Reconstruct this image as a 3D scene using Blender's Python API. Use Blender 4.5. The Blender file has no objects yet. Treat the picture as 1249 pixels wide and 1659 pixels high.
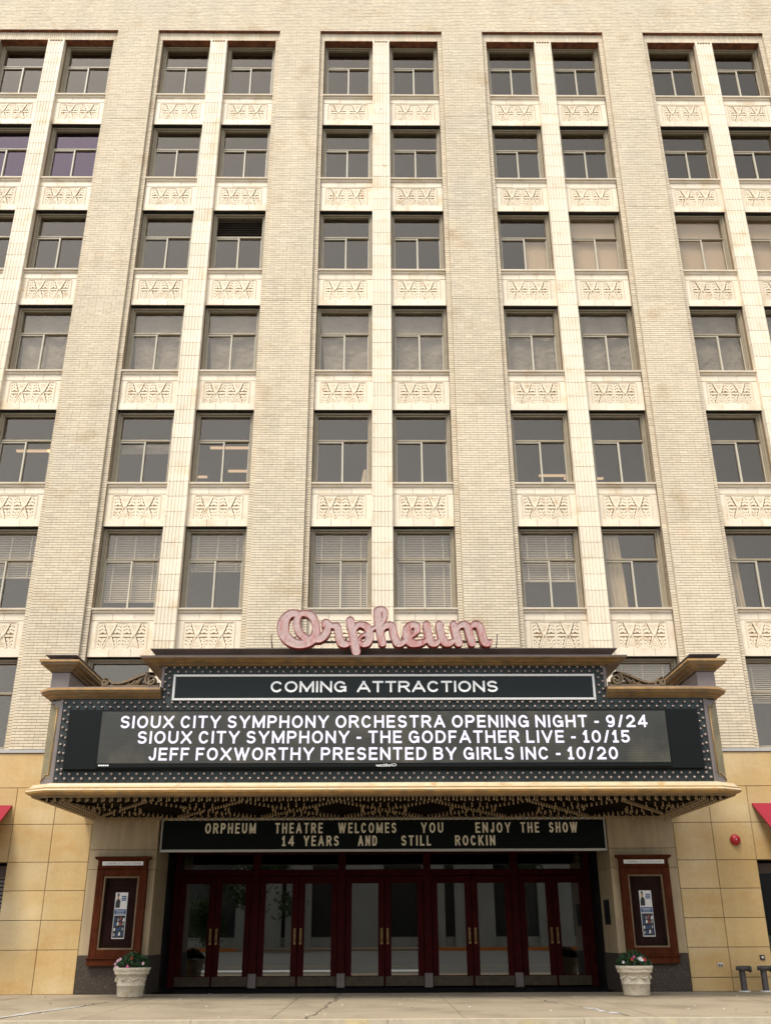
import bpy, math, random
import numpy as np
from mathutils import Vector, Matrix
random.seed(7); rng = np.random.default_rng(7)
S = bpy.context.scene
COL = S.collection
R = math.radians

# ------------------------------------------------------------------ camera
FPX, PITCH, ROLL, YAW = 1551.33, .4167, -.0044, .0109
cam = bpy.data.cameras.new('camera'); camo = bpy.data.objects.new('camera', cam); COL.objects.link(camo)
_cp, _sp = math.cos(PITCH), math.sin(PITCH)
_fw = Vector((math.sin(YAW)*_cp, math.cos(YAW)*_cp, _sp)); _rt = Vector((math.cos(YAW), -math.sin(YAW), 0)); _up = _rt.cross(_fw)
_r2 = _rt*math.cos(ROLL)+_up*math.sin(ROLL); _u2 = _up*math.cos(ROLL)-_rt*math.sin(ROLL)
camo.matrix_world = Matrix(((_r2.x, _u2.x, -_fw.x, -.164), (_r2.y, _u2.y, -_fw.y, -22.0), (_r2.z, _u2.z, -_fw.z, 1.075), (0, 0, 0, 1)))
cam.sensor_fit = 'VERTICAL'; cam.sensor_height = 36; cam.lens = FPX/1659*36; cam.clip_end = 1500; cam.clip_start = .1
S.camera = camo

# ------------------------------------------------------------------ light
EL, AZ = R(57), R(30)           # soft sun behind the photographer, a little to the left
W = bpy.data.worlds.new('World'); S.world = W; W.use_nodes = True
n = W.node_tree.nodes; l = W.node_tree.links; n.clear()
wo = n.new('ShaderNodeOutputWorld'); bg = n.new('ShaderNodeBackground'); sky = n.new('ShaderNodeTexSky')
sky.sky_type = 'NISHITA'; sky.sun_disc = False; sky.sun_elevation = EL; sky.sun_rotation = math.pi+AZ
sky.air_density = 1.0; sky.dust_density = 1.0
hs = n.new('ShaderNodeHueSaturation'); hs.inputs['Saturation'].default_value = .22
tc = n.new('ShaderNodeTexCoord'); nz = n.new('ShaderNodeTexNoise'); nz.inputs['Scale'].default_value = 2.6; nz.inputs['Detail'].default_value = 4
mr = n.new('ShaderNodeMapRange'); mr.inputs['To Min'].default_value = .82; mr.inputs['To Max'].default_value = 1.18
vm = n.new('ShaderNodeVectorMath'); vm.operation = 'SCALE'
l.new(tc.outputs['Generated'], nz.inputs['Vector']); l.new(nz.outputs['Fac'], mr.inputs['Value'])
l.new(sky.outputs[0], hs.inputs['Color']); l.new(hs.outputs[0], vm.inputs[0]); l.new(mr.outputs[0], vm.inputs['Scale'])
l.new(vm.outputs[0], bg.inputs['Color']); bg.inputs['Strength'].default_value = .15
l.new(bg.outputs[0], wo.inputs[0])
sd = bpy.data.lights.new('sun', 'SUN'); sd.energy = 1.5; sd.angle = R(16); sd.color = (1, .93, .82)
so = bpy.data.objects.new('sun', sd); COL.objects.link(so)
tosun = Vector((-math.sin(AZ)*math.cos(EL), -math.cos(AZ)*math.cos(EL), math.sin(EL)))
so.rotation_euler = tosun.to_track_quat('Z', 'Y').to_euler(); so.location = (0, -20, 40)
S.view_settings.view_transform = 'Standard'; S.view_settings.look = 'None'; S.view_settings.exposure = 1.17; S.view_settings.gamma = 1
S.view_settings.use_curve_mapping = False
S.cycles.max_bounces = 8; S.cycles.transparent_max_bounces = 12

# ------------------------------------------------------------------ materials
def mat(name, col, rough=.75, metal=0., ov=0., attr=None, ns=None, st=None, bump=None, streak=None, emit=None, spec=.5, coat=0):
    """ov: per-object tone spread; attr: per-brick tone spread; ns: (scale, amount); st: (colour, scale, lo, hi) stains; bump: (scale, dist)"""
    m = bpy.data.materials.new(name); m.use_nodes = True; N = m.node_tree.nodes; L = m.node_tree.links
    b = N['Principled BSDF']; b.inputs['Roughness'].default_value = rough; b.inputs['Metallic'].default_value = metal
    b.inputs['Specular IOR Level'].default_value = spec; b.inputs['Coat Weight'].default_value = coat
    rgb = N.new('ShaderNodeRGB'); rgb.outputs[0].default_value = (*col, 1); out = rgb.outputs[0]
    geo = N.new('ShaderNodeNewGeometry'); pos = geo.outputs['Position']
    def mul(out, fac):
        v = N.new('ShaderNodeVectorMath'); v.operation = 'SCALE'; L.new(out, v.inputs[0]); L.new(fac, v.inputs['Scale']); return v.outputs[0]
    def rngmap(src, lo, hi, a=0., c=1.):
        r = N.new('ShaderNodeMapRange'); L.new(src, r.inputs['Value']); r.inputs['From Min'].default_value = a; r.inputs['From Max'].default_value = c
        r.inputs['To Min'].default_value = lo; r.inputs['To Max'].default_value = hi; return r.outputs[0]
    def noise(scale, detail=5, vec=None, sc3=None):
        t = N.new('ShaderNodeTexNoise'); t.inputs['Scale'].default_value = scale; t.inputs['Detail'].default_value = detail
        v = pos if vec is None else vec
        if sc3:
            mp = N.new('ShaderNodeVectorMath'); mp.operation = 'MULTIPLY'; L.new(v, mp.inputs[0]); mp.inputs[1].default_value = sc3; v = mp.outputs[0]
        L.new(v, t.inputs['Vector']); return t.outputs['Fac']
    if st:
        for s_ in (st if isinstance(st, list) else [st]):
            mx = N.new('ShaderNodeMix'); mx.data_type = 'RGBA'; L.new(out, mx.inputs[6]); mx.inputs[7].default_value = (*s_[0], 1)
            L.new(rngmap(noise(s_[1], 6, sc3=s_[4] if len(s_) > 4 else None), 0, 1, s_[2], s_[3]), mx.inputs[0]); out = mx.outputs[2]
    if ov:
        oi = N.new('ShaderNodeObjectInfo'); out = mul(out, rngmap(oi.outputs['Random'], 1-ov, 1+ov))
    if attr:
        at = N.new('ShaderNodeAttribute'); at.attribute_name = 'tone'; out = mul(out, rngmap(at.outputs['Fac'], 1-attr, 1+attr))
    if ns: out = mul(out, rngmap(noise(ns[0]), 1-ns[1], 1+ns[1], .3, .7))
    if streak: out = mul(out, rngmap(noise(streak[0], 4, sc3=(1, 1, .12)), 1-streak[1], 1+streak[1]*.5, .3, .7))
    L.new(out, b.inputs['Base Color'])
    if bump:
        bp = N.new('ShaderNodeBump'); bp.inputs['Distance'].default_value = bump[1]; L.new(noise(bump[0], 6), bp.inputs['Height']); L.new(bp.outputs[0], b.inputs['Normal'])
    if emit:
        b.inputs['Emission Color'].default_value = (*emit[0], 1); b.inputs['Emission Strength'].default_value = emit[1]
    return m
def glass(name, tint, refl, base=.04, gcol=(1, 1, 1), rough=.01):
    m = bpy.data.materials.new(name); m.use_nodes = True; N = m.node_tree.nodes; L = m.node_tree.links; N.clear()
    o = N.new('ShaderNodeOutputMaterial'); mx = N.new('ShaderNodeMixShader'); t = N.new('ShaderNodeBsdfTransparent'); g = N.new('ShaderNodeBsdfGlossy')
    t.inputs[0].default_value = (*tint, 1); g.inputs['Roughness'].default_value = rough; g.inputs[0].default_value = (*gcol, 1)
    lw = N.new('ShaderNodeLayerWeight'); lw.inputs['Blend'].default_value = .5; f = N.new('ShaderNodeMath'); f.operation = 'POWER'; f.inputs[1].default_value = 5; L.new(lw.outputs['Facing'], f.inputs[0])
    a = N.new('ShaderNodeMath'); a.operation = 'MULTIPLY_ADD'; a.inputs[1].default_value = refl; a.inputs[2].default_value = base; a.use_clamp = True
    L.new(f.outputs[0], a.inputs[0]); L.new(a.outputs[0], mx.inputs[0]); L.new(t.outputs[0], mx.inputs[1]); L.new(g.outputs[0], mx.inputs[2]); L.new(mx.outputs[0], o.inputs[0])
    return m
M = {}
BRK = (.60, .505, .365)
brst = [((.48, .365, .225), 1.1, .56, .78), ((.56, .485, .37), .6, .5, .75)]
M['brick'] = mat('cream_brick', BRK, .8, attr=.11, st=brst, ns=(30, .04), streak=(1.6, .07))
M['brickpc'] = mat('cream_brick_piece', BRK, .8, ov=.09, st=brst, ns=(30, .04), streak=(1.6, .07))
M['mortar'] = mat('mortar', (.25, .19, .12), .95, ns=(8, .25))
M['terra'] = mat('terracotta', (.70, .60, .455), .55, ov=.07, st=[((.58, .43, .25), 1.7, .54, .80), ((.42, .27, .12), 5, .68, .82)], ns=(22, .05), streak=(2.5, .05))
M['terraorn'] = mat('terracotta_relief', (.67, .565, .415), .6, ov=.07, st=[((.50, .37, .22), 6, .55, .75)], ns=(22, .05))
M['terragap'] = mat('terracotta_joint', (.30, .20, .11), .9)
M['lime'] = mat('limestone', (.49, .335, .14), .6, ov=.06, st=[((.46, .27, .085), 1.2, .5, .8, (1, 1, 2.5)), ((.56, .44, .25), .7, .48, .75, (1, 1, 1.5))], ns=(14, .05), streak=(3, .06))
M['limegap'] = mat('limestone_joint', (.07, .05, .035), .95)
M['pil'] = mat('portal_stone', (.36, .27, .155), .65, ov=.05, st=((.27, .20, .115), 1.5, .5, .72), streak=(9, .18))
M['granite'] = mat('granite', (.048, .036, .027), .6, ns=(60, .6), st=((.26, .22, .17), 45, .62, .70), spec=.2)
M['frame'] = mat('window_frame', (.25, .205, .135), .5, ov=.06, ns=(6, .1))
M['sash'] = mat('window_sash', (.44, .40, .31), .45, ov=.05)
M['dark'] = mat('dark_steel', (.012, .011, .010), .6)
M['rust'] = mat('rusty_lintel', (.20, .07, .028), .8, ns=(5, .5))
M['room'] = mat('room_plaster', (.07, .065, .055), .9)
M['glass'] = glass('window_glass', (.86, .84, .80), .8, .056, (1, .91, .80))
M['glassp'] = glass('violet_glass', (.6, .55, .6), .8, .065, (1, .84, .93))
M['doorglass'] = glass('door_glass', (.40, .40, .40), .9, .15, (1, .99, .93))
M['caseglass'] = glass('case_glass', (.95, .95, .95), .4, .004)
M['blind'] = mat('blind_slat', (.66, .60, .50), .6, ov=.05)
M['shade'] = mat('pale_shade', (.62, .50, .38), .8, ov=.05)
M['sheer'] = mat('plastic_sheet', (.27, .25, .22), .6, bump=(3, .15))
M['curtain'] = mat('curtain', (.62, .52, .38), .9)
M['green'] = mat('marquee_green', (.018, .025, .023), .5, ns=(3, .25), st=((.034, .044, .042), 2, .5, .7), spec=.3)
M['bronze'] = mat('bronze_brown', (.085, .060, .046), .5, ns=(3, .2))
M['mauve'] = mat('mauve_paint', (.15, .118, .105), .5, ns=(3, .15))
M['gold'] = mat('gold_paint', (.36, .20, .062), .42, ns=(5, .25), st=((.22, .15, .08), 4, .5, .7))
M['golddk'] = mat('dull_gold', (.15, .095, .042), .5, ns=(5, .25))
M['cream'] = mat('cream_paint', (.50, .395, .24), .5, ns=(4, .12), st=((.40, .26, .11), 5, .56, .72))
M['olive'] = mat('olive_panel', (.17, .135, .062), .5, ns=(3, .3))
M['bulb'] = mat('bulb_glass', (.33, .255, .225), .2, coat=.3)
M['bulbw'] = mat('soffit_bulb', (.36, .25, .13), .2, coat=.15)
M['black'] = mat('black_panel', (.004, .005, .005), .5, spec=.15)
M['blackg'] = mat('black_gloss', (.004, .007, .006), .3, spec=.2)
M['led'] = None
M['white'] = mat('white_paint', (.80, .79, .76), .4)
M['alu'] = mat('aluminium', (.55, .54, .51), .4, metal=.3)
M['lit'] = mat('led_light', (.50, .46, .56), .5, emit=((.93, .85, 1), .38))
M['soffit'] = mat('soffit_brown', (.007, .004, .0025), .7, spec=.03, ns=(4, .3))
M['signrd'] = mat('sign_red', (.33, .035, .022), .45, ns=(8, .3))
M['letter'] = mat('plastic_letter', (.86, .78, .60), .5, ov=.06)
M['wood'] = mat('mahogany', (.070, .017, .006), .6, ns=(7, .2), streak=(14, .3), spec=.05)
M['woodr'] = mat('red_door_paint', (.038, .002, .0015), .6, ns=(5, .3), spec=.08)
M['brass'] = mat('brass', (.26, .17, .07), .4, metal=.7)
M['kick'] = mat('bronze_kick', (.06, .042, .02), .5, metal=.4, ns=(9, .3))
M['mat'] = mat('rubber_mat', (.006, .006, .006), .95, spec=.1)
M['concrete'] = mat('concrete', (.31, .25, .168), .85, ov=.03, st=[((.21, .165, .105), .8, .46, .72), ((.17, .13, .08), 4, .60, .78)], ns=(18, .08), bump=(30, .01))
M['kerb'] = mat('kerb_stone', (.44, .37, .26), .85, st=((.55, .42, .19), 1.2, .6, .72), ns=(9, .12))
M['crack'] = mat('crack_dirt', (.10, .075, .05), .95)
M['patch'] = mat('crack_filler', (.50, .48, .44), .9, ns=(20, .2))
M['asphalt'] = mat('asphalt', (.11, .108, .10), .9, ns=(9, .15), st=((.08, .078, .072), .6, .5, .7))
M['yellow'] = mat('yellow_line', (.60, .33, .05), .8, ns=(12, .2))
M['redbell'] = mat('red_enamel', (.38, .012, .02), .35)
M['awn'] = mat('red_canvas', (.25, .006, .020), .85, ns=(4, .08))
M['pipe'] = mat('old_pipe', (.040, .032, .026), .6, ns=(20, .4))
M['pot'] = mat('cast_stone', (.55, .48, .36), .8, ns=(14, .12), st=((.36, .26, .15), 7, .56, .76), bump=(45, .01))
M['soil'] = mat('soil', (.03, .02, .012), .95)
M['leaf'] = mat('leaf', (.022, .058, .014), .5, attr=.6)
M['leafd'] = mat('tree_leaf', (.045, .085, .02), .6, attr=.5)
M['bark'] = mat('bark', (.09, .07, .05), .9, ns=(9, .3))
M['pink'] = mat('pink_petal', (.75, .12, .38), .6)
M['palepink'] = mat('pale_petal', (.80, .50, .58), .6)
M['redp'] = mat('red_petal', (.55, .02, .02), .6)
M['whitep'] = mat('white_petal', (.75, .75, .72), .6)
M['bwall'] = mat('pale_render', (.34, .34, .31), .85, streak=(1.2, .15), ns=(.6, .1))
M['bwin'] = mat('dark_windows', (.02, .022, .025), .2)
M['orange'] = mat('orange_kerb', (.55, .16, .02), .8)
M['paper'] = mat('poster_paper', (.80, .78, .73), .6)
M['ink'] = mat('poster_ink', (.02, .02, .022), .6)
M['inkb'] = mat('poster_blue', (.02, .075, .22), .6)
M['inks'] = mat('poster_skin', (.50, .28, .16), .6)
M['inkg'] = mat('poster_grey', (.34, .35, .36), .6)
M['inkr'] = mat('poster_red', (.40, .05, .03), .6)
M['casebk'] = mat('case_back', (.020, .008, .006), .9, spec=.05, ns=(3, .2))
M['pinkbox'] = mat('pink_box', (.60, .18, .20), .7)
M['tube'] = mat('lamp_tube', (.8, .7, .5), .5, emit=((1, .68, .42), .38))
# LED screen: fine grid of dark lamps
m = mat('led_screen', (.045, .043, .031), .45, ns=(2.2, .25), st=((.11, .095, .06), 1.4, .5, .7)); M['led'] = m
N = m.node_tree.nodes; L = m.node_tree.links; b = N['Principled BSDF']
src = b.inputs['Base Color'].links[0].from_socket; br = N.new('ShaderNodeTexBrick'); br.offset = 0
br.inputs['Scale'].default_value = 1; br.inputs['Brick Width'].default_value = .03; br.inputs['Row Height'].default_value = .03; br.inputs['Mortar Size'].default_value = .006
br.inputs['Color1'].default_value = (1, 1, 1, 1); br.inputs['Color2'].default_value = (.8, .85, .8, 1); br.inputs['Mortar'].default_value = (.35, .35, .35, 1)
g = N.new('ShaderNodeNewGeometry'); sx = N.new('ShaderNodeSeparateXYZ'); cx = N.new('ShaderNodeCombineXYZ')
L.new(g.outputs['Position'], sx.inputs[0]); L.new(sx.outputs[0], cx.inputs[0]); L.new(sx.outputs[2], cx.inputs[1]); L.new(cx.outputs[0], br.inputs['Vector'])
mx = N.new('ShaderNodeMix'); mx.data_type = 'RGBA'; mx.blend_type = 'MULTIPLY'; mx.inputs[0].default_value = 1
L.new(src, mx.inputs[6]); L.new(br.outputs['Color'], mx.inputs[7]); L.new(mx.outputs[2], b.inputs['Base Color'])
m = M['lit']; N = m.node_tree.nodes; L = m.node_tree.links; b = N['Principled BSDF']
br = N.new('ShaderNodeTexBrick'); br.offset = 0; br.inputs['Scale'].default_value = 1; br.inputs['Brick Width'].default_value = .022; br.inputs['Row Height'].default_value = .022; br.inputs['Mortar Size'].default_value = .0045
br.inputs['Color1'].default_value = (1, 1, 1, 1); br.inputs['Color2'].default_value = (.78, .74, .95, 1); br.inputs['Mortar'].default_value = (.45, .36, .55, 1)
g = N.new('ShaderNodeNewGeometry'); sx = N.new('ShaderNodeSeparateXYZ'); cx = N.new('ShaderNodeCombineXYZ')
L.new(g.outputs['Position'], sx.inputs[0]); L.new(sx.outputs[0], cx.inputs[0]); L.new(sx.outputs[2], cx.inputs[1]); L.new(cx.outputs[0], br.inputs['Vector'])
L.new(br.outputs['Color'], b.inputs['Emission Color']); b.inputs['Base Color'].default_value = (.3, .3, .33, 1); b.inputs['Emission Strength'].default_value = .52
for k_ in list(b.inputs['Base Color'].links): L.remove(k_)
# script sign face: worn white over red, redder at its edges and in faint concentric brush lines
m = mat('sign_face', (.43, .31, .285), .45, st=((.36, .12, .10), 9, .48, .72, (1, 1, .3)), ns=(14, .15)); M['face'] = m
N = m.node_tree.nodes; L = m.node_tree.links; b = N['Principled BSDF']; src = b.inputs['Base Color'].links[0].from_socket
at = N.new('ShaderNodeAttribute'); at.attribute_name = 'edge'; cr = N.new('ShaderNodeValToRGB'); e = cr.color_ramp.elements
for p_, v_ in ((0, .75), (.10, .85), (.16, .1), (.30, .0), (.36, .3), (.42, .0), (.60, .0), (.66, .25), (.74, .0), (1, .2)):
    if p_ == 0: el = e[0]
    elif p_ == 1: el = e[-1]
    else: el = e.new(p_)
    el.position = p_; el.color = (v_, v_, v_, 1)
L.new(at.outputs['Fac'], cr.inputs[0]); mx = N.new('ShaderNodeMix'); mx.data_type = 'RGBA'; L.new(cr.outputs[0], mx.inputs[0]); L.new(src, mx.inputs[6]); mx.inputs[7].default_value = (.26, .022, .016, 1)
L.new(mx.outputs[2], b.inputs['Base Color'])

# ------------------------------------------------------------------ helpers
WP = {}                                   # world position of every object's origin
class MB:
    def __init__(s): s.v = []; s.f = []; s.m = []; s.smooth = set()
    def quad(s, a, b, c, d, mi=0): i = len(s.v); s.v += [a, b, c, d]; s.f.append((i, i+1, i+2, i+3)); s.m.append(mi)
    def tri(s, a, b, c, mi=0): i = len(s.v); s.v += [a, b, c]; s.f.append((i, i+1, i+2)); s.m.append(mi)
    def box(s, x0, x1, y0, y1, z0, z1, mi=0, bev=0):
        if bev:
            e = min(bev, (x1-x0)*.45, (z1-z0)*.45); i = len(s.v)
            s.v += [(x0, y1, z0), (x1, y1, z0), (x1, y1, z1), (x0, y1, z1), (x0, y0+e, z0), (x1, y0+e, z0), (x1, y0+e, z1), (x0, y0+e, z1),
                    (x0+e, y0, z0+e), (x1-e, y0, z0+e), (x1-e, y0, z1-e), (x0+e, y0, z1-e)]
            fs = [(0, 3, 2, 1), (8, 9, 10, 11)]
            for a in range(4):
                c = (a+1) % 4; fs += [(a, c, c+4, a+4), (a+4, c+4, c+8, a+8)]
            s.f += [tuple(i+k for k in f) for f in fs]; s.m += [mi]*len(fs); return s
        i = len(s.v)
        s.v += [(x0, y0, z0), (x1, y0, z0), (x1, y1, z0), (x0, y1, z0), (x0, y0, z1), (x1, y0, z1), (x1, y1, z1), (x0, y1, z1)]
        fs = [(0, 3, 2, 1), (4, 5, 6, 7), (0, 1, 5, 4), (1, 2, 6, 5), (2, 3, 7, 6), (3, 0, 4, 7)]
        s.f += [tuple(i+k for k in f) for f in fs]; s.m += [mi]*6; return s
    def prism(s, poly, y0, y1, mi=0, ms=None):
        """polygon in x,z (counter-clockwise seen from -y) given depth y0 (front) .. y1"""
        i = len(s.v); k = len(poly); s.v += [(x, y0, z) for x, z in poly]+[(x, y1, z) for x, z in poly]
        s.f.append(tuple(range(i, i+k))); s.m.append(mi); s.f.append(tuple(range(i+2*k-1, i+k-1, -1))); s.m.append(mi)
        for a in range(k):
            c = (a+1) % k; s.f.append((i+c, i+a, i+a+k, i+c+k)); s.m.append(mi if ms is None else ms)
        return s
    def ribbon(s, pts, w, y0, y1, mi=0):
        """flat band of width w along a polyline in x,z"""
        P = np.array(pts, float); T = np.gradient(P, axis=0); T /= np.linalg.norm(T, axis=1)[:, None]+1e-9; Nn = np.stack([-T[:, 1], T[:, 0]], 1)
        ww = np.broadcast_to(np.asarray(w, float), (len(P),))[:, None]/2
        A = P+Nn*ww; B = P-Nn*ww; i = len(s.v); k = len(P)
        for q, y in ((A, y0), (B, y0), (A, y1), (B, y1)): s.v += [(a, y, c) for a, c in q]
        for a in range(k-1):
            f = [(a, a+1, k+a+1, k+a), (2*k+a, 3*k+a, 3*k+a+1, 2*k+a+1), (a, 2*k+a, 2*k+a+1, a+1), (k+a, k+a+1, 3*k+a+1, 3*k+a)]
            s.f += [tuple(i+j for j in q) for q in f]; s.m += [mi]*4
        for a in (0, k-1): s.f.append((i+a, i+k+a, i+3*k+a, i+2*k+a)); s.m.append(mi)
        return s
    def sweep(s, prof, path, mis=0, cap=True):
        """profile [(d outward, z)] swept along an x,y path with mitred corners; outward = left of the direction of travel"""
        P = [Vector(p) for p in path]; k = len(prof); i = len(s.v)
        for a, p in enumerate(P):
            d0 = (P[a]-P[a-1]).normalized() if a else None; d1 = (P[a+1]-P[a]).normalized() if a < len(P)-1 else None
            if d0 is None: d0 = d1
            if d1 is None: d1 = d0
            n0 = Vector((-d0.y, d0.x)); n1 = Vector((-d1.y, d1.x)); mm = (n0+n1).normalized(); mm /= max(.3, mm.dot(n0))
            for d, z in prof: s.v.append((p.x+mm.x*d, p.y+mm.y*d, z))
        for a in range(len(P)-1):
            for j in range(k-1):
                s.f.append((i+a*k+j, i+(a+1)*k+j, i+(a+1)*k+j+1, i+a*k+j+1)); s.m.append(mis[j] if isinstance(mis, (list, tuple)) else mis)
        if cap:
            s.f.append(tuple(i+j for j in range(k))); s.m.append(mis[0] if isinstance(mis, (list, tuple)) else mis)
            o = i+(len(P)-1)*k; s.f.append(tuple(o+j for j in range(k-1, -1, -1))); s.m.append(mis[0] if isinstance(mis, (list, tuple)) else mis)
        return s
    def lathe(s, c, prof, seg=24, axis='z', mi=0, wob=None):
        i = len(s.v); k = len(prof)
        for a in range(seg):
            t = 2*math.pi*a/seg; ca, sa = math.cos(t), math.sin(t)
            for j, (r, h) in enumerate(prof):
                rr, hh = (r, h) if wob is None else wob(r, h, t, j)
                if axis == 'z': s.v.append((c[0]+rr*ca, c[1]+rr*sa, c[2]+hh))
                elif axis == 'y': s.v.append((c[0]+rr*ca, c[1]+hh, c[2]+rr*sa))
                else: s.v.append((c[0]+hh, c[1]+rr*ca, c[2]+rr*sa))
        for a in range(seg):
            b_ = (a+1) % seg
            for j in range(k-1):
                s.f.append((i+a*k+j, i+b_*k+j, i+b_*k+j+1, i+a*k+j+1)); s.m.append(mi); s.smooth.add(len(s.f)-1)
        return s
    def tube(s, pts, r, seg=8, mi=0):
        P = [Vector(p) for p in pts]; i = len(s.v); up = Vector((0, 0, 1))
        for a, p in enumerate(P):
            d = (P[min(a+1, len(P)-1)]-P[max(a-1, 0)]).normalized(); u = d.cross(up)
            if u.length < .05: u = d.cross(Vector((1, 0, 0)))
            u.normalize(); v = d.cross(u); rr = r[a] if isinstance(r, (list, tuple)) else r
            for k in range(seg):
                t = 2*math.pi*k/seg; s.v.append(tuple(p+u*math.cos(t)*rr+v*math.sin(t)*rr))
        for a in range(len(P)-1):
            for k in range(seg):
                k2 = (k+1) % seg; s.f.append((i+a*seg+k, i+a*seg+k2, i+(a+1)*seg+k2, i+(a+1)*seg+k)); s.m.append(mi); s.smooth.add(len(s.f)-1)
        s.f.append(tuple(i+k for k in range(seg-1, -1, -1))); s.m.append(mi); o = i+(len(P)-1)*seg; s.f.append(tuple(o+k for k in range(seg))); s.m.append(mi)
        return s
    def add(s, o, dx=0, dy=0, dz=0):
        i = len(s.v); s.v += [(a+dx, b+dy, c+dz) for a, b, c in o.v]
        k = len(s.f); s.f += [tuple(i+j for j in f) for f in o.f]; s.m += o.m; s.smooth |= {k+q for q in o.smooth}; return s
    def mesh(s, name, mats, org=(0, 0, 0), tone=None):
        me = bpy.data.meshes.new(name); ox, oy, oz = org
        me.from_pydata([(a-ox, b-oy, c-oz) for a, b, c in s.v], [], s.f)
        for q in (mats if isinstance(mats, list) else [mats]): me.materials.append(q)
        if isinstance(mats, list): me.polygons.foreach_set('material_index', s.m)
        if s.smooth: me.polygons.foreach_set('use_smooth', [k in s.smooth for k in range(len(s.f))])
        if tone is not None:
            at = me.attributes.new('tone', 'FLOAT', 'FACE'); at.data.foreach_set('value', tone)
        me.update(); return me
    def build(s, name, mats, parent=None, org=None, kind=None, tone=None, flip=False):
        org = org if org is not None else (WP[parent.name] if parent is not None else (0, 0, 0))
        return link(name, s.mesh(name, mats, org, tone), parent, org, kind)
def link(name, me, parent, wloc, kind=None):
    o = bpy.data.objects.new(name, me); COL.objects.link(o); WP[o.name] = tuple(wloc)
    if parent is not None:
        o.parent = parent; pw = WP[parent.name]; o.location = [a-b for a, b in zip(wloc, pw)]
    else: o.location = wloc
    if kind: o['kind'] = kind
    return o
def thing(name, loc, label, cat, group=None):
    o = link(name, None, None, loc); return tag(o, label, cat, group)
def tag(o, label, cat, group=None):
    o['label'] = label; o['category'] = cat
    if group: o['group'] = group
    return o
def fixn(me):
    import bmesh
    b = bmesh.new(); b.from_mesh(me); bmesh.ops.recalc_face_normals(b, faces=b.faces); b.to_mesh(me); b.free()

# brickwork ------------------------------------------------------
CH = .0672; BL = 1.3/6; J = .0115; JV = .0055
PAT = [[1]*6, [.5]+[1]*5+[.5], [1, 1, .5, 1, 1, .5, 1], [.5, 1, 1, .5, 1, 1, 1], [1, .5, 1, 1, 1, 1, .5]]
def course(prev):
    while True:
        k = random.choice([0, 1, 0, 1, 2, 3, 4])
        if k != prev: return k
def brick_mesh(name, rects, mats):
    """rects: x0,x1,y0,y1,z0,z1,tone -> one mesh of boxes without backs"""
    A = np.array(rects); n_ = len(A); v = np.zeros((n_, 8, 3)); X = [0, 1, 1, 0, 0, 1, 1, 0]; Y = [2, 2, 3, 3, 2, 2, 3, 3]; Z = [4]*4+[5]*4
    for k in range(8): v[:, k, 0] = A[:, X[k]]; v[:, k, 1] = A[:, Y[k]]; v[:, k, 2] = A[:, Z[k]]
    F = np.array([(0, 1, 5, 4), (1, 2, 6, 5), (3, 0, 4, 7), (0, 3, 2, 1), (4, 5, 6, 7)])
    f = (np.arange(n_)[:, None, None]*8+F[None]).reshape(-1, 4)
    me = bpy.data.meshes.new(name); me.from_pydata(v.reshape(-1, 3).tolist(), [], f.tolist()); me.materials.append(mats)
    at = me.attributes.new('tone', 'FLOAT', 'FACE'); at.data.foreach_set('value', np.repeat(A[:, 6], 5)); me.update(); return me

def tonev():
    t = random.gauss(.5, .17)
    if random.random() < .03: t = 1.15
    if random.random() < .04: t = .05
    return t

# ================================================================== GROUND
PAVE_Y = -6.86
road = MB(); road.quad((-400, -400, -.15), (400, -400, -.15), (400, 400, -.15), (-400, 400, -.15)); o = road.build('road', M['asphalt'], kind='structure')
for nm, x0, x1, y0, y1, mt in (('yellow_road_line', -60, 60, -20.2, -20.08, 'yellow'), ('yellow_road_line', -60, 60, -20.5, -20.38, 'yellow'),
                               ('crosswalk_bar', -8.6, -1.6, -15.4, -13.2, 'white'), ('crosswalk_bar', .2, 1.6, -15.4, -13.2, 'white')):
    q = MB(); q.quad((x0, y0, -.146), (x1, y0, -.146), (x1, y1, -.146), (x0, y1, -.146)); q.build(nm, M[mt], kind='structure')
sb = MB(); sb.box(-30, 30, PAVE_Y+.16, 2.4, -.15, -.012); side = sb.build('sidewalk', M['crack'], kind='structure')
xs = [-13.2+2.75*k+.55 for k in range(11)]; ys = [0.0, -1.75, -3.45, -5.1, PAVE_Y+.17]
for a in range(len(xs)-1):
    for c in range(4):
        q = MB(); g_ = .006; x0, x1, y1, y0 = xs[a]+g_, xs[a+1]-g_, ys[c]-g_-.004, ys[c+1]+g_
        q.box(x0, x1, y0, y1, -.1, random.uniform(-.002, .001)); q.build('paving_slab', M['concrete'], side)
kb = MB()
for k in range(12):
    q = MB(); q.box(-16.5+2.75*k+.004, -16.5+2.75*(k+1)-.004, PAVE_Y-.01, PAVE_Y+.15, -.15, .004); q.build('kerb_stone', M['kerb'], side)
def crackline(pts, w, mt, z):
    q = MB(); P = np.array(pts); prev = None
    pp = []
    for a in range(len(P)-1):
        for t in np.linspace(0, 1, 9)[:-1]: pp.append(P[a]*(1-t)+P[a+1]*t+rng.normal(0, .035, 2))
    pp.append(P[-1])
    for k in range(len(pp)-1):
        w0 = w*(.4+random.random()); a, c = pp[k], pp[k+1]; q.quad((a[0]-w0, a[1], z), (a[0]+w0, a[1]-w0*.3, z), (c[0]+w0, c[1], z), (c[0]-w0, c[1]+w0*.3, z))
    q.build('pavement_crack', M[mt], side)
crackline([(-8.6, -.7), (-7.8, -1.6), (-7.6, -3.2), (-7.3, -5.0)], .012, 'crack', .005)
crackline([(-4.6, -1.4), (-5.0, -2.6), (-5.3, -4.2), (-5.6, -6.4)], .014, 'crack', .006)
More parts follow.
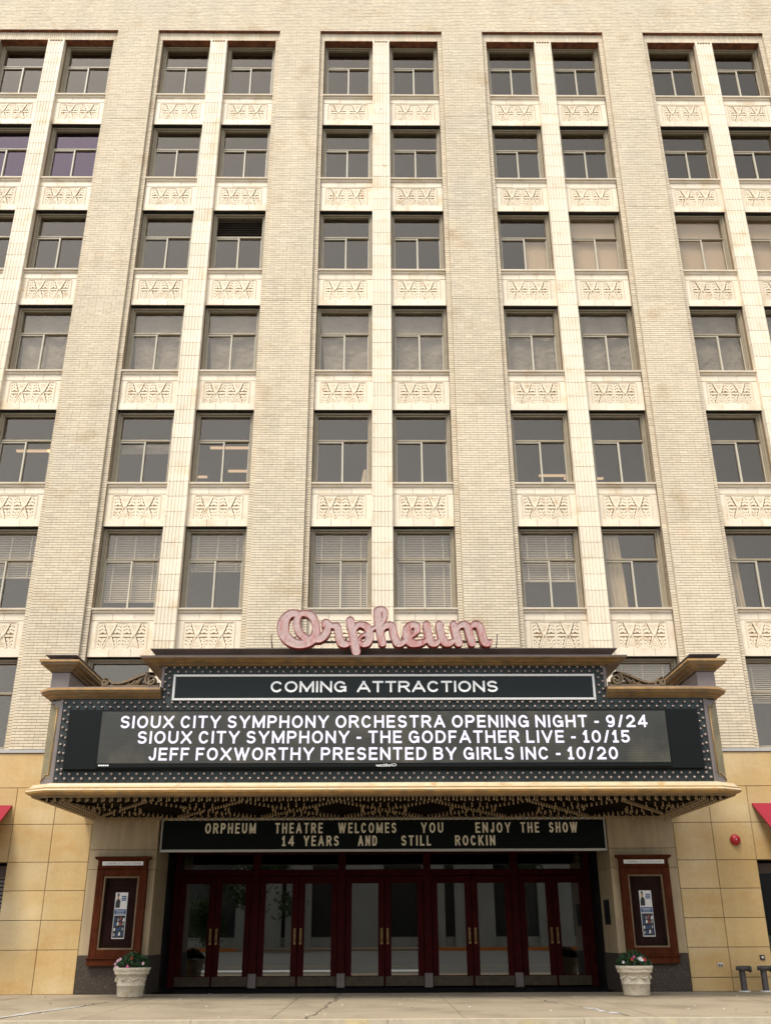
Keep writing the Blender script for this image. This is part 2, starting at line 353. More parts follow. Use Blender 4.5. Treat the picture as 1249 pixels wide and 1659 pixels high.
crackline([(-5.1, -3.4), (-5.5, -5.2), (-5.75, -6.6)], .06, 'patch', .0045)
crackline([(-6.9, -5.3), (-7.3, -6.5)], .09, 'patch', .0045)
crackline([(-.92, -.1), (-.9, -2.2), (-1.0, -4.2), (-1.15, -6.6)], .016, 'crack', .005)
crackline([(2.6, -1.2), (2.9, -3.2), (3.3, -4.6), (3.5, -6.4)], .012, 'crack', .005)
crackline([(3.25, -4.7), (3.45, -6.0)], .07, 'patch', .0045)
crackline([(7.2, -.5), (7.6, -1.6), (8.2, -2.6)], .012, 'crack', .005)
crackline([(-2.2, -4.6), (-1.4, -4.8), (.6, -4.7)], .008, 'crack', .005)
for k in range(60):
    q = MB(); x, y = random.uniform(-8, 8), random.uniform(-6.4, 1.9); r_ = random.uniform(.01, .022); q.lathe((x, y, .0), [(0, .008), (r_, .006), (r_*1.1, .0)], 6)
    q.build('litter_speck', M['patch' if k % 3 else 'crack'], side)

# ================================================================== OFFICE BUILDING
SILL0 = 4.975; FH = 3.363; WH = 2.165       # first sill, floor height, window height
sillz = [SILL0+FH*k for k in range(7)]; TOPW = 27.47
bld = thing('office_building', (0, 0, 0), 'tall cream brick office block with paired windows, fluted terracotta mullions and yellow stone base', 'building')
BAYS = [-2, -1, 0, 1, 2]
# structural mass behind the facade
core = MB()
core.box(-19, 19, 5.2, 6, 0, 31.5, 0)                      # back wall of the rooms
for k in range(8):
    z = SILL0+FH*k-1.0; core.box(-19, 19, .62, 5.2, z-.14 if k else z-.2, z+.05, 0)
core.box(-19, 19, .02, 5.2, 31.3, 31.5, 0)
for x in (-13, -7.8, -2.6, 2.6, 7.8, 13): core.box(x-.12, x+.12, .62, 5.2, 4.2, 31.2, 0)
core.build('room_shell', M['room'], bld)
for s_ in (-1, 1):
    q = MB(); q.box(min(s_*13.65, s_*19), max(s_*13.65, s_*19), 0, .5, 4.95, 31.5); q.build('plain_brick_wall', M['brick'], bld, tone=[.5]*6)

# brick piers -----------------------------------------------------
PX = [-13, -7.8, -2.6, 2.6, 7.8, 13]
Z0B = 4.955; ZTOP = 27.80
ncr = int(round((ZTOP-Z0B)/CH)); ch = (ZTOP-Z0B)/ncr
unit = {w: MB().box(-w*BL/2+JV/2, w*BL/2-JV/2, 0, .099, J/2, ch-J/2).mesh('brick', M['brickpc']) for w in (1, .5)}
for px in PX:
    pm = MB(); pm.box(px-.65+.012, px+.65-.012, .012, .10, Z0B, ZTOP-.004)
    pm.box(px-.785, px+.785, .112, .6, Z0B, TOPW)
    pier = pm.build('brick_pier', M['mortar'], bld, org=(px, 0, Z0B))
    rects = []; prev = -1; band = [random.gauss(0, .13) for _ in range(9)]; edge = [random.randint(2, 9) for _ in range(9)]
    for f_ in range(1, 7):
        zz = sillz[f_]-(FH-WH)+.03+.067*(edge[f_] % 3); q = MB(); q.box(px-.652, px+.652, -.003, .02, zz, zz+.007); q.build('shelf_angle', M['mortar'], pier)
    for c in range(ncr):
        k = course(prev); prev = k; x = px-.65; z = Z0B+c*ch; single = abs(px) == 7.8 and c < 23
        yb = random.uniform(-.001, .001)
        for w in PAT[k]:
            if single: link('brick', unit[w], pier, (x+w*BL/2, random.uniform(-.002, .001), z))
            else:
                yy = yb+random.uniform(-.0025, .001); rects.append((x+JV/2, x+w*BL-JV/2, yy, .1, z+J/2, z+ch-J/2, tonev()+band[min(8, int((z-4.955+1.2)/FH))]))
            x += w*BL
        # recessed header strips on both sides of the pier
        if z < TOPW-.05:
            for s_ in (-1, 1):
                a = px+s_*.652; b_ = px+s_*(.785 if abs(px) < 13 or s_*px < 0 else .655)
                if abs(a-b_) < .05: continue
                rects.append((min(a, b_)+.003, max(a, b_)-.001, .10+random.uniform(-.004, .003), .2, z+J/2, z+ch-J/2, tonev()-.15))
    o = link('bricks', brick_mesh('bricks', [(a-px, b-px, c, d, e-Z0B, f-Z0B, t) for a, b, c, d, e, f, t in rects], M['brick']), pier, (px, 0, Z0B), 'stuff')
# top wall
tw = MB(); tw.box(-13.65, 13.65, .012, .5, ZTOP, 31.4); top = tw.build('upper_wall', M['mortar'], bld, org=(0, 0, ZTOP))
rects = []; nb = 126; prev = 0
for c in range(52):
    z = c*.0672; off = (0, .5, .25, .5, 0, .75)[c % 6]+random.choice([0, 0, .5]); x = -13.65-off*BL
    while x < 13.65:
        w = BL if random.random() > .12 else BL/2
        rects.append((max(x, -13.65)+JV/2, min(x+w, 13.65)-JV/2, random.uniform(-.003, .001), .1, z+J/2, z+.0672-J/2, tonev())) if min(x+w, 13.65)-max(x, -13.65) > .03 else None
        x += w
link('bricks', brick_mesh('bricks', rects, M['brick']), top, (0, 0, ZTOP), 'stuff')
sold = brick_mesh('soldier_bricks', [(-1.95+.0684*k+.004, -1.95+.0684*(k+1)-.004, .10+random.uniform(-.003, .003), .3, 0, .325, tonev()) for k in range(57)], M['brick'])
for bx in BAYS:
    X = 5.2*bx
    q = MB(); q.box(X-1.95, X+1.95, .112, .62, TOPW+.001, ZTOP-.02); hd = q.build('brick_head', M['mortar'], bld, org=(X, 0, TOPW))
    link('soldier_course', sold, hd, (X, 0, TOPW+.002), 'stuff')
    q = MB(); q.box(X-1.949, X+1.949, .006, .10, ZTOP-.012, ZTOP-.001); q.build('steel_lintel', M['rust'], bld)
    q = MB(); q.box(X-1.81, X+1.81, .10, .44, TOPW-.014, TOPW-.001); q.build('steel_lintel', M['rust'], bld)

# fluted mullions ---------------------------------------------------
def mull_block(h):
    prof = [(-.265, .2), (-.265, .012), (-.250, 0), (-.222, 0), (-.215, .012)]
    w = .43/5
    for k in range(5):
        x = -.215+k*w
        prof += [(x+.010, .012), (x+w*.3, .022), (x+w*.7, .022), (x+w-.010, .012), (x+w-.002, .004)] if k < 4 else [(x+.010, .012), (x+w*.3, .022), (x+w*.7, .022), (x+w-.010, .012)]
        if k < 4: prof += [(x+w+.002, .004)]
    prof += [(.215, .012), (.222, 0), (.250, 0), (.265, .012), (.265, .2)]
    q = MB(); i = 0; k = len(prof)
    q.v = [(x, y, .0055) for x, y in prof]+[(x, y, h-.0055) for x, y in prof]
    for a in range(k-1): q.f.append((a, a+1, k+a+1, k+a)); q.m.append(0)
    q.f.append(tuple(range(k-1, -1, -1))); q.m.append(0); q.f.append(tuple(range(k, 2*k))); q.m.append(0)
    return q
NB = 8; bh = FH/NB; blockm = mull_block(bh).mesh('mullion_block', M['terra'])
topz = TOPW
for bx in BAYS:
    X = 5.2*bx; q = MB(); q.box(X-.255, X+.255, .108, .6, 4.955, topz-.002); mu = q.build('mullion', M['terragap'], bld, org=(X, 0, 4.955))
    nblk = int((topz-4.975)/bh); z = 4.975
    for k in range(nblk+1):
        hh = min(bh, topz-z)
        if hh < .12: break
        me = blockm if hh > bh-.01 else mull_block(hh-.002).mesh('mullion_block', M['terra'])
        link('mullion_block', me, mu, (X, .045+random.uniform(-.0025, .0025), z)); z += bh
    for k in range(5):
        q = MB(); xx = X-.172+.086*k; q.box(xx-.030, xx+.030, .043, .06, topz-.085, topz-.055); q.build('mullion_slot', M['terragap'], mu)

# spandrels -----------------------------------------------------------
SW = 1.545; SH = FH-WH          # spandrel width and height
def spandrel_parts():
    # local: x centred, z from 0 (bottom edge, window head) to SH (sill)
    h = SW/2; lb, tb, lg = .205, .175, .125        # lower blocks, upper blocks, ledge
    body = MB(); z0, z1 = lb, SH-lg-tb
    ox, oz0, oz1 = .585, lb+.004, z1-.045
    body.box(-h, -ox, .20, .5, z0+.003, z1-.003); body.box(ox, h, .20, .5, z0+.003, z1-.003)
    body.box(-ox, ox, .20, .5, oz1, z1-.003); body.box(-ox, ox, .271, .5, z0+.003, oz1)
    body.box(-h, h, .215, .5, .012, z0+.003, 1); body.box(-h, h, .215, .5, z1-.003, SH-.01, 1)
    body.box(-h, h, .212, .46, .0, .012, 2)
    orn = MB(); yF, yB = .197, .272
    # rim of the sunk panel
    orn.box(-ox, ox, .205, yB, oz1-.02, oz1); orn.box(-ox, ox, .205, yB, oz0, oz0+.02)
    orn.box(-ox, -ox+.02, .205, yB, oz0+.02, oz1-.02); orn.box(ox-.02, ox, .205, yB, oz0+.02, oz1-.02)
    orn.box(-.012, .012, .21, yB, oz0+.02, oz1-.02)
    # beads and rope round the panel
    for k in range(24):
        x = -ox-.03+(2*ox+.06)*(k+.5)/24; orn.box(x-.017, x+.017, .188, .2, z1-.036, z1-.012); orn.box(x-.008, x+.008, .192, .2, lb-.035, lb-.02)
    for k in range(12):
        z = oz0+(oz1-oz0)*(k+.5)/12
        for s_ in (-1, 1): orn.prism([(s_*(ox+.028)-.017, z-.022), (s_*(ox+.028)+.017, z-.002), (s_*(ox+.028)+.017, z+.022), (s_*(ox+.028)-.017, z+.002)], .19, .2)
    zc = (oz0+oz1)/2; hz = (oz1-oz0)/2-.018
    for cx in (-.285, .285):
        X_ = [(cx-.150, zc-hz), (cx+.150, zc-hz), (cx+.050, zc-.04), (cx+.050, zc+.04), (cx+.150, zc+hz), (cx-.150, zc+hz), (cx-.050, zc+.04), (cx-.050, zc-.04)]
        orn.prism(X_, .204, yB)
        for sx_ in (-1, 1):
            for sz in (-1, 1): orn.ribbon([(cx+sx_*.034, zc+sz*.035), (cx+sx_*.133, zc+sz*hz)], .034, yF-.006, .2045)
        orn.box(cx-.036, cx+.036, yF-.012, .2045, zc-.042, zc+.042); orn.box(cx-.017, cx+.017, yF-.022, yF-.012, zc-.02, zc+.02)
        for sz in (-1, 1):    # dotted triangles above and below
            zt = zc+sz*(hz-.03)
            for r_, cnt in ((0, 3), (1, 2), (2, 1)):
                for q in range(cnt):
                    x = cx+(q-(cnt-1)/2)*.052; z = zt-sz*(.022+.05*r_)
                    orn.prism([(x-.014, z), (x, z-.016), (x+.014, z), (x, z+.016)], .190, .2045)
    for lc, sg in ((-.565, 1), (-.014, -1), (.014, 1), (.565, -1)):   # stacked leaf curls in each half lobe
        orn.box(*sorted((lc, lc+sg*.02)), .207, yB, zc-hz, zc+hz)
        for k in range(7):
            dz = (hz-.045)*(1-k/3.) ; wv = .105+.105*(1-abs(dz)/hz); up_ = 1 if k < 4 else -1
            if k == 3: orn.box(*sorted((lc+sg*.02, lc+sg*(wv+.01))), .209, yB, zc-.028, zc+.028); continue
            c0 = lc+sg*(.024+wv)/2; rw = (wv-.052)/2
            arc = [(c0+rw*math.cos(t), zc+dz-up_*.03+up_*.052*math.sin(t)) for t in np.linspace(.0, math.pi, 7)]
            orn.ribbon(arc, [.045, .062, .070, .074, .070, .062, .045], .209, yB)
            orn.prism([(c0-.014, zc+dz-.008), (c0+.014, zc+dz-.008), (c0, zc+dz+.016)], .200, .2095)
    led = MB()
    for a, b_ in ((-h, -.003), (.003, h)):
        led.sweep([(0, SH-lg), (.02, SH-lg+.004), (.035, SH-.085), (.035, SH-.055), (.09, SH-.045), (.10, SH-.004), (-.14, SH+.0)], [(b_, .2), (a, .2)])
    for k in range(30):
        x = -h+.03+(2*h-.06)*(k+.5)/30
        if abs(x) > .03: led.prism([(x-.017, SH-.085), (x, SH-.118), (x+.017, SH-.085), (x+.010, SH-.06), (x-.010, SH-.06)], .152, .17)
    blk = MB().box(-h/3+.003, h/3-.003, 0, .03, 0, 1, 0, .004)
    return body, orn, led, z1, lb, tb, lg
body, orn, led, zb1, lb, tb, lg = spandrel_parts()
fix = []
bodym = body.mesh('spandrel', [M['terra'], M['terragap'], M['dark']]); ornm = orn.mesh('relief_ornament', M['terraorn']); ledm = led.mesh('sill_ledge', M['terra'])
for me in (bodym, ornm, ledm): fixn(me)
lowb = MB().box(-SW/6+.003, SW/6-.003, 0, .03, .002, lb-.002, 0, .004).mesh('lower_block', M['terra'])
upb = MB().box(-SW/6+.003, SW/6-.003, 0, .03, .003, tb-.003, 0, .004).mesh('upper_block', M['terra'])
WINX = .265+SW/2
for bx in BAYS:
    for fl in range(7):
        for s_ in (-1, 1):
            X = 5.2*bx+s_*(WINX+.001); zb = sillz[fl]-SH
            if fl == 0:
                q = MB(); q.sweep([(0, 0), (.02, .004), (.035, .05), (.035, .08), (.09, .09), (.10, .135), (-.14, .135)], [(SW/2, .2), (-SW/2, .2)]); me = q.mesh('sill_ledge', M['terra']); fixn(me)
                link('sill_ledge', me, bld, (X, -.05, sillz[0]-.14)); continue
            sp = link('spandrel', bodym, bld, (X, 0, zb)); link('relief_ornament', ornm, sp, (X, 0, zb)); link('sill_ledge', ledm, sp, (X, 0, zb))
            for k in (-1, 0, 1):
                link('lower_block', lowb, sp, (X+k*SW/3, .188+random.uniform(-.002, .002), zb)); link('upper_block', upb, sp, (X+k*SW/3, .19+random.uniform(-.002, .002), zb+zb1))

# windows ----------------------------------------------------------------
def frame_mesh(H):
    h = SW/2; q = MB(); a, b_ = .07, .11; fy = .33
    q.box(-h, -h+a, fy, .6, 0, H, 0, .01); q.box(h-a, h, fy, .6, 0, H, 0, .01); q.box(-h+a, h-a, fy, .6, H-.07, H-.012, 0, .01); q.box(-h+a, h-a, fy, .6, 0, .055, 0, .01)
    q.box(-h+a, -h+b_, fy+.05, .6, .055, H-.07, 0); q.box(h-b_, h-a, fy+.05, .6, .055, H-.07, 0); q.box(-h+b_, h-b_, fy+.05, .6, H-.105, H-.07, 0); q.box(-h+b_, h-b_, fy+.05, .6, .055, .08, 0)
    return q.mesh('window', M['frame'])
def sash_mesh(H, zt):
    h = SW/2-.11; q = MB(); y = .425
    q.box(-.022, .022, y-.035, y+.03, .08, zt, 0, .006); q.box(-h, -h+.02, y, y+.03, .08, zt); q.box(h-.02, h, y, y+.03, .08, zt); q.box(-h, -.022, y-.02, y+.03, zt-.03, zt-.001); 
    q.box(-h+.02, -.022, y, y+.03, .08, .10); q.box(.022, h-.02, y, y+.03, .08, .10)
    return q.mesh('sliding_sash', M['sash'])
FR = {}
def get(H):
    if H not in FR:
        zt = 1.31 if H < 2.3 else 1.40; h = SW/2-.11
        bar = MB(); bar.box(-h, h, .39, .50, zt, zt+.065, 0, .012)
        FR[H] = (frame_mesh(H), sash_mesh(H, zt), bar.mesh('transom_bar', M['frame']), zt,
                 MB().box(-h+.012, -.01, .452, .456, .085, zt-.01), MB().box(.01, h-.012, .452, .456, .085, zt-.01), MB().box(-h, h, .46, .464, zt+.05, H-.09))
        FR[H] = FR[H]+tuple({g: b.mesh('pane', M[g]) for g in ('glass', 'glassp')} for b in FR[H][4:7])
    return FR[H]
def slats(x0, x1, z0, z1, y=.60, tilt=.5, pitch=.047):
    q = MB(); z = z1
    q.box(x0, x1, y-.025, y+.025, z1, z1+.05)
    while z > z0:
        dz = .017; q.quad((x0, y-.012, z-dz), (x1, y-.012, z-dz), (x1, y+.010, z+dz), (x0, y+.010, z+dz)); z -= pitch
    q.box(x0, x1, y-.02, y+.02, z0-.03, z0-.005)
    for t in (.12, .5, .88): x = x0+(x1-x0)*t; q.box(x-.018, x+.018, y-.03, y-.026, z0, z1)
    return q
def add_blind(w, X, Z, H, z0, z1): slats(X-SW/2+.12, X+SW/2-.12, Z+z0, Z+z1).build('venetian_blind', M['blind'], w)
def folds(x0, x1, z0, z1, amp, wl, y=.6, jit=0):
    q = MB(); n_ = max(8, int((x1-x0)/wl*8)); m_ = 8
    for a in range(n_+1):
        for c in range(m_+1):
            x = x0+(x1-x0)*a/n_; z = z0+(z1-z0)*c/m_; q.v.append((x+jit*(1-c/m_)*(.2), y+amp*math.sin((x-x0)/wl*6.28+jit*c), z))
    for a in range(n_):
        for c in range(m_): k = a*(m_+1)+c; q.f.append((k, k+m_+1, k+m_+2, k+1)); q.m.append(0); q.smooth.add(len(q.f)-1)
    return q
for bx in BAYS:
    for fl in range(7):
        for s_ in (-1, 1):
            X = 5.2*bx+s_*(WINX+.001); Z = sillz[fl]; H = WH if fl < 6 else TOPW-.014-Z
            fm, sm, bm, zt, *_r = get(round(H, 4)); pm = _r[3:]
            w = link('window', fm, bld, (X, 0, Z)); link('sliding_sash', sm, w, (X, 0, Z)); link('transom_bar', bm, w, (X, 0, Z))
            g = 'glassp' if (fl == 5 and bx == -2) else 'glass'
            for k in range(3):
                if k == 2 and (bx, fl, s_) == (-1, 4, 1): continue
                link('pane', pm[k][g], w, (X, random.uniform(-.001, .001), Z))
            x0, x1 = X-SW/2+.1, X+SW/2-.1
            if (bx, fl, s_) == (-1, 4, 1):
                q = MB()
                for k in range(8): z = Z+zt+.1+k*.085; q.quad((x0, .44, z), (x1, .44, z), (x1, .50, z+.06), (x0, .50, z+.06))
                q.build('louvre', M['bronze'], w); q = MB(); q.box(x0, x1, .57, .6, Z+.35, Z+.39); q.build('inner_rail', M['sash'], w)
            key = (bx, fl, s_)
            if key in ((0, 1, -1), (0, 1, 1)): add_blind(w, X, Z, H, .1, H-.12)
            elif key == (-1, 1, -1): add_blind(w, X, Z, H, .32, H-.12)
            elif key == (-1, 1, 1): add_blind(w, X, Z, H, 1.12, H-.12)
            elif key == (1, 1, -1): add_blind(w, X, Z, H, .85, H-.12)
            elif key == (1, 0, -1) or key == (1, 0, 1): add_blind(w, X, Z, H, .3, H-.12)
            elif key == (2, 0, -1): add_blind(w, X, Z, H, 1.15, H-.12)
            elif key == (-2, 1, 1): add_blind(w, X, Z, H, .95, H-.12)
            elif key == (1, 1, 1): folds(X-.62, X-.22, Z+.1, Z+H-.1, .03, .11, jit=.3).build('curtain', M['curtain'], w)
            elif key == (2, 1, -1): folds(X-.62, X-.42, Z+.1, Z+H-.1, .03, .09, jit=.4).build('curtain', M['curtain'], w)
            elif fl == 3 and key != (-2, 3, -1): folds(x0, x1, Z+.08, Z+H-.1, .02+random.random()*.02, .5+random.random()*.5, y=.56, jit=random.uniform(.2, .9)).build('plastic_sheet', M['sheer'], w)
            elif fl == 4 and bx >= 1 and key != (1, 4, -1):
                q = MB(); q.box(x0, x1, .55, .555, Z+.08, Z+H-.1); q.build('roller_shade', M['shade'], w)
            elif key == (1, 4, -1):
                q = MB(); q.box(X, x1, .55, .555, Z+.08, Z+zt); q.build('roller_shade', M['shade'], w)
            elif key == (-1, 2, -1):
                q = MB(); q.box(x0, x1, .60, .61, Z+1.05, Z+1.32); q.build('roller_shade', M['sheer'], w)
            elif key == (0, 2, 1):
                q = MB(); q.box(X-.42, X-.05, .60, .85, Z+.08, Z+.22); q.box(X-.40, X-.07, .62, .83, Z+.22, Z+.235); q.build('pink_box', M['pinkbox'], w)
            elif key == (0, 2, -1):
                q = MB(); q.prism([(X+.45, Z+.06), (X+.62, Z+.06), (X+.62, Z+.62), (X+.55, Z+.6)], .62, .7); q.build('paper_stack', M['curtain'], w)
# fluorescent lamps on a few ceilings of the third storey up
for X, Y in ((-9.9, 2.6), (-9.0, 2.6), (-9.3, 4.2), (-4.0, 3.9), (-5.9, 4.3), (5.4, 4.2), (6.2, 4.4), (-4.3, 2.4)):
    z = sillz[2]+FH-1.2; q = MB(); q.box(X-.6, X+.6, Y-.05, Y+.05, z, z+.04); q.build('ceiling_lamp', M['tube'], bld)

# ------------------------------------------------------- yellow limestone base
rows = [4.865, 4.11, 3.335, 2.555, 1.98, 1.40, .83, .0]
OW = 4.90; PI_OUT = 6.36; STORE = 8.10
base = MB()
for s_ in (-1, 1):
    a, b_ = sorted((s_*(OW+.01), s_*STORE)); base.box(a, b_, .02, .62, 0, 4.9)
    a, b_ = sorted((s_*STORE, s_*19)); base.box(a, b_, .02, .62, 2.56, 4.9)
base.box(-OW-.01, OW+.01, .25, .62, 3.50, 4.9)
base.build('stone_backing', M['limegap'], bld)
q = MB(); q.sweep([(0, 4.87), (.03, 4.875), (.04, 4.94), (-.02, 4.952)], [(19, 0.0), (-19, 0.0)]); o = q.build('metal_flashing', M['alu'], bld); fixn(o.data)
for s_ in (-1, 1):
    for k in range(7):
        z1, z0 = rows[k], rows[k+1]
        if k == 0: ed = [2.0, 3.2, 4.95, 7.52, 9.0, 11.2]
        elif k == 1: ed = [5.5, 7.215, 8.10, 10.1, 12]
        elif k == 2: ed = [PI_OUT, 7.215, STORE, 9.9, 12]
        else: ed = [PI_OUT, 7.215, STORE]
        if s_ > 0 and k == 6: zz = [(z0, .26), (.26, z1)]
        else: zz = [(z0, z1)]
        for a in range(len(ed)-1):
            for q0, q1 in zz:
                x0, x1 = sorted((s_*ed[a], s_*ed[a+1])); q = MB(); yy = random.uniform(-.002, .002)
                q.box(x0+.005, x1-.005, yy, .05, q0+.005 if q0 else 0, q1-.005, 0, .006); q.build('limestone_panel', M['lime'], bld, org=((x0+x1)/2, 0, (q0+q1)/2))
# portal pilasters and reveals
prow = [3.52, 2.80, 2.40, .72]
for s_ in (-1, 1):
    for k in range(3):
        z1, z0 = prow[k], prow[k+1]; x0, x1 = sorted((s_*OW, s_*(PI_OUT-.012)))
        q = MB(); q.box(x0, x1, -.03, .019, z0+.003, z1-.003, 0, .006); q.build('portal_block', M['pil'], bld, org=((x0+x1)/2, 0, z0))
        xa, xb = sorted((s_*OW, s_*(OW+.012))); q = MB(); q.box(*sorted((s_*(OW-.001), s_*(OW+.3))), .021, 1.25, z0+.003, z1-.003); q.build('portal_block', M['pil'], bld, org=(s_*OW, .6, z0))
    x0, x1 = sorted((s_*(OW-.012), s_*(PI_OUT-.02))); q = MB(); q.box(x0, x1, -.045, .0195, 0, .718, 0, .006); q.build('granite_plinth', M['granite'], bld, org=((x0+x1)/2, 0, 0))
    q = MB(); q.box(*sorted((s_*(OW-.013), s_*(OW+.3))), .021, 1.25, 0, .716); q.build('granite_plinth', M['granite'], bld, org=(s_*OW, .6, 0))
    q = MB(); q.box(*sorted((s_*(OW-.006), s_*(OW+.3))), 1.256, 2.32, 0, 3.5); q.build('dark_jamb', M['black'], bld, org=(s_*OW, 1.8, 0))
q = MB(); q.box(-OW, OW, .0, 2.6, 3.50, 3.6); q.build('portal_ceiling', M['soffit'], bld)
q = MB(); q.box(-OW+.1, OW-.1, .02, 2.05, .0, .006); tagm = q.build('entrance_mat', M['mat']); tag(tagm, 'black rubber mat covering the floor of the recessed theatre entrance', 'mat')
q = MB(); q.box(OW-.03, OW-.007, .42, .86, 1.28, 1.78); q.build('dark_plaque', M['black'], bld)
# lobby behind the doors
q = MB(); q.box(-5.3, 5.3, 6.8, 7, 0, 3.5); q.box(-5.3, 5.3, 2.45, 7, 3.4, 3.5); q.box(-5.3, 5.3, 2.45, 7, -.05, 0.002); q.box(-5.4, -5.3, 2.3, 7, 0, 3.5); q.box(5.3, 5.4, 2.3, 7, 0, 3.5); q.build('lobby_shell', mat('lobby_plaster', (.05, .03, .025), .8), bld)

# ------------------------------------------------------- entrance doors
DY = 2.2
q = MB(); q.box(-OW, OW, DY-.02, DY+.18, 2.38, 2.52, 0, .01); q.box(-OW, OW, DY-.02, DY+.18, 2.86, 3.5, 0, .01); q.build('transom_frame', M['woodr'], bld)
posts = [-4.83, -2.98, -.965, 1.04, 3.10, 4.83]
for k, x in enumerate(posts):
    q = MB(); w = .09 if 0 < k < 5 else .07; q.box(x-w, x+w, DY-.05, DY+.16, .30 if 0 < k < 5 else 0, 3.4, 0, .012); po = q.build('door_post', M['woodr'], bld, org=(x, DY, 0))
    if 0 < k < 5:
        q = MB(); q.box(x-w-.005, x+w+.005, DY-.06, DY+.16, 0, .30, 0, .012); q.build('post_foot', M['mauve'], po)
for k in range(5):
    a, b_ = posts[k]+(.09 if k else .07), posts[k+1]-(.09 if k < 4 else .07)
    q = MB(); q.box(a, b_, DY+.05, DY+.056, 2.52, 2.86); q.build('transom_pane', M['doorglass'], bld)
    mid = (a+b_)/2
    for x0, x1, hs_ in ((a, mid-.004, 1), (mid+.004, b_, -1)):
        q = MB(); sw_ = .135; y0, y1 = DY, DY+.055
        q.box(x0, x0+sw_, y0, y1, .03, 2.37, 0, .012); q.box(x1-sw_, x1, y0, y1, .03, 2.37, 0, .012); q.box(x0+sw_, x1-sw_, y0+.002, y1, 2.21, 2.37, 0, .012); q.box(x0+sw_, x1-sw_, y0+.002, y1, .03, .25, 0, .012)
        # glazing bead
        q.box(x0+sw_, x0+sw_+.012, y0+.012, y1, .25, 2.21); q.box(x1-sw_-.012, x1-sw_, y0+.012, y1, .25, 2.21)
        dr = q.build('entrance_door', M['woodr'], bld, org=((x0+x1)/2, DY, 0))
        q = MB(); q.box(x0+sw_, x1-sw_, DY+.028, DY+.034, .25, 2.21); q.build('pane', M['doorglass'], dr)
        q = MB(); q.box(x0+.02, x1-.02, DY-.005, DY+.001, .035, .235)
        for z in (.05, .22):
            for t in range(22): x = x0+.03+(x1-x0-.06)*t/21; q.box(x-.005, x+.005, DY-.008, DY-.004, z-.005, z+.005)
        q.build('kick_plate', M['kick'], dr)
        hx = x1-.065 if hs_ > 0 else x0+.065
        q = MB(); q.box(hx-.026, hx+.026, DY-.008, DY+.001, .90, 1.24)
        q.tube([(hx, DY-.005, .95), (hx, DY-.06, .97), (hx, DY-.075, 1.08), (hx, DY-.06, 1.19), (hx, DY-.005, 1.21)], .013, 8); q.build('door_handle', M['brass'], dr)

# storefront openings left and right of the panels
for s_ in (-1, 1):
    q = MB(); q.box(*sorted((s_*STORE, s_*19)), .5, .62, 0, 2.56); q.build('storefront_infill', M['black'], bld)
    for x in (8.1, 9.7, 11.3):
        q = MB(); q.box(*sorted((s_*(x+.004), s_*(x+.07))), .3, .49, 0, 2.55); q.build('storefront_post', M['wood'], bld)
    q = MB(); q.box(*sorted((s_*8.18, s_*14)), .42, .43, .5, 2.3); q.build('storefront_pane', M['doorglass'], bld)
    q = MB(); q.box(*sorted((s_*8.18, s_*14)), .30, .49, 0, .5); q.box(*sorted((s_*8.18, s_*14)), .30, .49, 2.3, 2.5); q.build('storefront_rail', M['bronze'], bld)
    for k in range(14):
        if s_ < 0: q = MB(); z = 1.2+k*.08; q.box(-9.6, -8.2, .36, .41, z, z+.055); q.build('shutter_slat', M['mauve'], bld)

# ================================================================== MARQUEE
FY = -3.6
mq = thing('theatre_marquee', (0, FY, 3.45), 'large dark green theatre marquee with studded bulbs and gold cornices projecting over the entrance', 'marquee')
OUT = [(6.36, .0), (6.46, -3.44), (6.2, FY), (-6.2, FY), (-6.46, -3.44), (-6.36, .0)]
q = MB(); q.quad((-6.2, FY, 3.69), (6.2, FY, 3.69), (6.2, FY, 5.27), (-6.2, FY, 5.27)); q.quad((-4.33, FY, 5.27), (4.33, FY, 5.27), (4.33, FY, 5.95), (-4.33, FY, 5.95))
q.box(-4.33, 4.33, FY+.004, -.55, 5.27, 5.95); q.box(-6.2, 6.2, FY+.004, -.02, 3.69, 5.262)
q.build('fascia', M['green'], mq)
for s_ in (-1, 1):
    A = Vector((s_*6.2, FY, 0)); B_ = Vector((s_*6.46, -3.44, 0)); q = MB()
    def pt(t, z, off=0.): 
        p = A.lerp(B_, t); nn = Vector((s_*.16, -.26, 0)).normalized()*off; return (p.x+nn.x, p.y+nn.y, z)
    q.quad(pt(0, 3.69), pt(1, 3.69), pt(1, 5.27), pt(0, 5.27)); q.quad((s_*6.46, -3.44, 3.69), (s_*6.36, 0, 3.69), (s_*6.36, 0, 5.27), (s_*6.46, -3.44, 5.27)); q.build('corner_panel', M['mauve'], mq)
    # front pilaster strip beside the bulbs
    x0, x1 = sorted((s_*6.2, s_*6.17)); q = MB(); q.box(x0-.0, x1+.0, FY-.012, FY, 3.69, 5.26); q.build('corner_strip', M['mauve'], mq)
    q = MB(); z0, z1 = 3.80, 5.16
    q.quad(pt(.22, z0, .004), pt(.97, z0, .004), pt(.97, z1, .004), pt(.22, z1, .004)); q.build('inlay_panel', M['olive'], mq)
    q = MB()
    def strip(P, w=.016):
        for a, c in zip(P[:-1], P[1:]):
            q.tube([a, c], w*.6, 6)
    strip([pt(.30, z0+.06, .012), pt(.30, z1-.05, .012), pt(.62, z1-.05, .012), pt(.75, z1+.04, .012), pt(1.0, z1+.05, .012)]); strip([pt(.30, z0+.06, .012), pt(.6, z0+.06, .012), pt(1.0, z0-.06, .012)])
    q.build('gold_moulding', M['gold'], mq)
